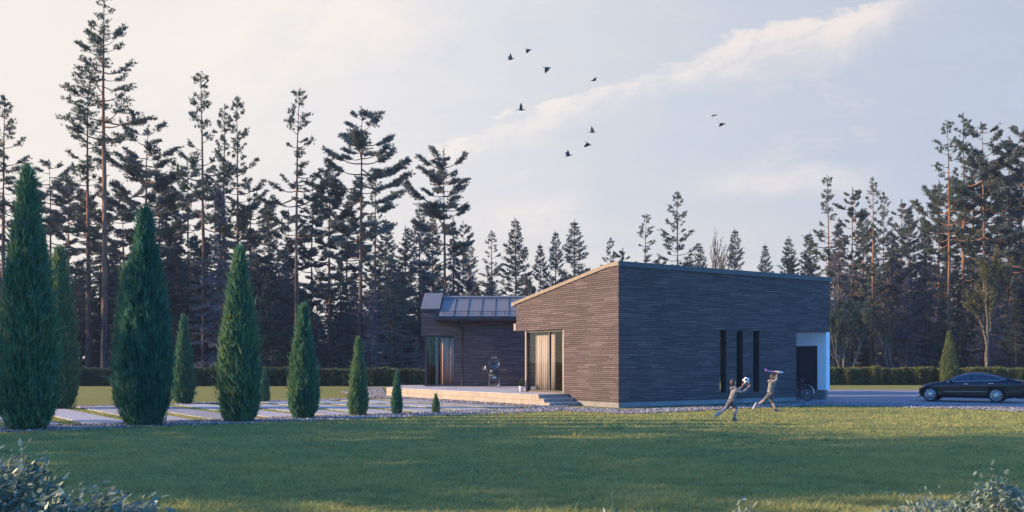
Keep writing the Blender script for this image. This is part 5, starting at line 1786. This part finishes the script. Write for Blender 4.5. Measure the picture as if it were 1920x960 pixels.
# ------------------------------------------------------------------ terrace things
def grill():
    p = Vector(((927 - CX) / FPX * 48.3, 48.3, .448))
    r = empty('kettle_grill', p)
    tag(r, 'open round grill on a trolley with side shelves against the navy wall', 'grill')
    m = MB(); m.lathe([(0, .40), (.12, .41), (.20, .48), (.245, .62), (.255, .78), (.26, .86), (.235, .87), (.22, .80), (.10, .70), (0, .68)], seg=28); m.build('bowl', M['grillgreen'], r, True)
    m = MB(); m.lathe([(0, .0), (.14, .012), (.22, .05), (.262, .12), (.255, .135), (.245, .12), (.20, .065), (.12, .03), (0, .02)], seg=32)
    l = m.build('lid', M['grillmetal'], r, True)
    l.location = (0, .30, 1.17); l.rotation_euler = (math.radians(82), 0, 0)
    m = MB(); m.tube([(-.13, .262, .06), (-.11, .31, .03), (.11, .31, .03), (.13, .262, .06)], .018, 8); m.build('handle', M['wood'], l, True)
    m = MB(); m.lathe([(0, .024), (.05, .03), (.05, .05), (0, .055)], seg=16); m.build('vent', M['black'], l, True)
    for sg in (-1, 1):
        m = MB()
        for k in range(3): m.box(sg * .27 if sg > 0 else -.62, .62 if sg > 0 else -.27, -.17 + k * .12, -.07 + k * .12, .855, .88)
        m.build('side_shelf', M['wood'], r)
        for yy in (-.2, .2):
            m = MB(); m.tube([(sg * .20, yy * .8, .80), (sg * .235, yy * .9, .40), (sg * (.29 if sg < 0 else .24), yy, .02)], .020, 6); m.build('leg', M['grillmetal'], r)
    m = MB(); m.ring((0, 0, .60), (0, 0, 1), .262, .014, 28, 6); m.box(-.26, .26, -.2, .2, .10, .125); m.build('trolley', M['wood'], r)
    m = MB(); m.box(-.10, .10, -.262, -.225, .44, .54); m.build('ash_door', M['alloy'], r)
    for yy in (-.22, .22):
        m = MB(); m.ring((.24, yy, .075), (0, 1, 0), .055, .018, 18, 6); m.lathe([(0, -.012), (.05, -.012), (.05, .012), (0, .012)], (.24, yy, .075), 14, 'y'); m.build('wheel', M['whiteshoe'], r, True)
    b = MB(); b.lathe([(0, 0), (.030, 0), (.032, .12), (.014, .155), (.013, .19), (0, .19)], seg=14)
    o = b.build('bottle', M['plastic_white'], None, True); o.location = p + Vector((-.45, -.04, .882)); tag(o, 'white bottle standing on the side shelf of the grill', 'bottle')
    b = MB(); b.lathe([(0, 0), (.034, 0), (.036, .09), (.02, .10), (0, .10)], seg=14)
    o = b.build('jar', M['grillmetal'], None, True); o.location = p + Vector((-.56, .05, .882)); tag(o, 'small grey jar at the outer end of the grill shelf', 'jar')


grill()


def potted_plant():
    p = UV(-.16, 6.05, .448)
    r = empty('potted_plant', p)
    r.scale = (.66, .66, .72)
    tag(r, 'leafy plant in a white pot at the corner of the sunlit glazing', 'potted plant')
    m = MB(); m.lathe([(0, 0), (.10, 0), (.135, .30), (.14, .33), (.125, .33), (.12, .30), (0, .29)], seg=24); m.build('pot', M['plastic_white'], r, True)
    rng = np.random.default_rng(5)
    n = 160; a = rng.random(n) * 2 * PI; t = rng.random(n)
    C = np.stack([np.cos(a) * .10 * t, np.sin(a) * .10 * t, .33 + .42 * t * rng.random(n)], -1)
    A = np.stack([np.cos(a) * .7, np.sin(a) * .7, np.full(n, .6)], -1)
    tri_obj('leaves', tufts(rng, C, A, np.full(n, .15), 3, .022, .4), M['green_leaf'], r)


potted_plant()


# ------------------------------------------------------------------ birds
def bird(px, py, D, size, head, wing, pitch, label, far=None):
    """one continuous body with neck, beak and fanned tail, and two feathered wings raised by the angle wing"""
    far = wing if far is None else far
    prof = [(-.50, .004, .05), (-.36, .012, .07), (-.24, .03, .03), (-.12, .06, .045), (.02, .075, .07), (.14, .065, .06), (.22, .042, .04), (.28, .045, .045), (.33, .034, .036), (.36, .014, .014), (.43, .002, .003)]
    m = MB(); seg = 10
    vs = []
    for x, h, w in prof:
        for k in range(seg):
            t = 2 * PI * k / seg
            vs.append((x, w * math.cos(t), h * math.sin(t) + (.02 if x > .2 else 0)))
    fs = [(i * seg + k, i * seg + (k + 1) % seg, (i + 1) * seg + (k + 1) % seg, (i + 1) * seg + k) for i in range(len(prof) - 1) for k in range(seg)]
    m.add(vs, fs)
    outline = [(.17, 0), (.20, .14), (.15, .32), (.02, .56), (-.06, .62), (-.10, .55), (-.14, .44), (-.19, .38), (-.17, .28), (-.22, .22), (-.20, .10), (-.19, 0)]
    for sg, w in ((-1, wing), (1, far)):
        pts = []
        for x, y in outline:
            x = x * .66 if abs(w) > 1.0 else x
            a = w if y < .3 else w * .75
            yy = .04 + y * math.cos(w); zz = .03 + y * math.sin(w) - (.10 * max(0, y - .3) if w > 0 else 0)
            pts.append((x, sg * yy, zz))
        b = len(m.v); n = len(pts)
        m.v += pts + [(p[0], p[1], p[2] - .012) for p in pts]
        m.f += [tuple(b + i for i in range(n)), tuple(b + n + i for i in range(n - 1, -1, -1))] + [(b + i, b + (i + 1) % n, b + n + (i + 1) % n, b + n + i) for i in range(n)]
    o = m.build('bird', M['bird'])
    o.location = AT(px, py, D); o.scale = (size,) * 3
    o.rotation_euler = (0, pitch, head)
    tag(o, label, 'bird', 'birds flying over the house')


for q in [
    (958, 111, .62, .25, 1.05, -.25, 'bird with raised wing, westernmost pair of the flock over the house'),
    (991, 93, .58, .3, -.55, .1, 'topmost bird of the flock with lowered wings'),
    (1026, 127, .66, .2, -.95, .05, 'bird with one long wing hanging straight down'),
    (1113, 151, .60, .5, .30, -.2, 'bird gliding with flat wings above the cloud streak'),
    (977, 206, .70, .1, 1.35, .0, 'bird with wings held upright alone on the cloud streak'),
    (1110, 248, .62, -.3, 1.2, .1, 'bird with upright wings just above another below the cloud streak'),
    (1104, 270, .64, .6, -.6, .4, 'bird diving with drooping wing between two birds with upright wings'),
    (1066, 292, .64, .2, 1.15, -.25, 'lowest bird of the flock with raised wings'),
    (1340, 216, .50, .4, -.15, -.1, 'smaller bird of the distant pair above the far roof'),
    (1355, 232, .62, .3, -.40, .1, 'lower bird of the distant pair above the far roof'),
]:
    px, py, sz, hd, wg, pt, lb = q
    bird(px, py, 62, sz, hd, wg, pt, lb, wg * .8)


# ------------------------------------------------------------------ air
def haze():
    m = bpy.data.materials.new('pale air'); m.use_nodes = True
    nt = m.node_tree; nt.nodes.clear()
    o = nt.nodes.new('ShaderNodeOutputMaterial'); v = nt.nodes.new('ShaderNodeVolumePrincipled')
    v.inputs['Color'].default_value = (.72, .80, 1.0, 1); v.inputs['Density'].default_value = .0003
    nt.links.new(v.outputs[0], o.inputs['Volume'])
    b = MB(); b.box(-170, 170, -30, 175, -1, 45)
    h = b.build('haze', m)
    tag(h, 'thin pale evening haze between the trees', 'haze', kind='stuff')


haze()
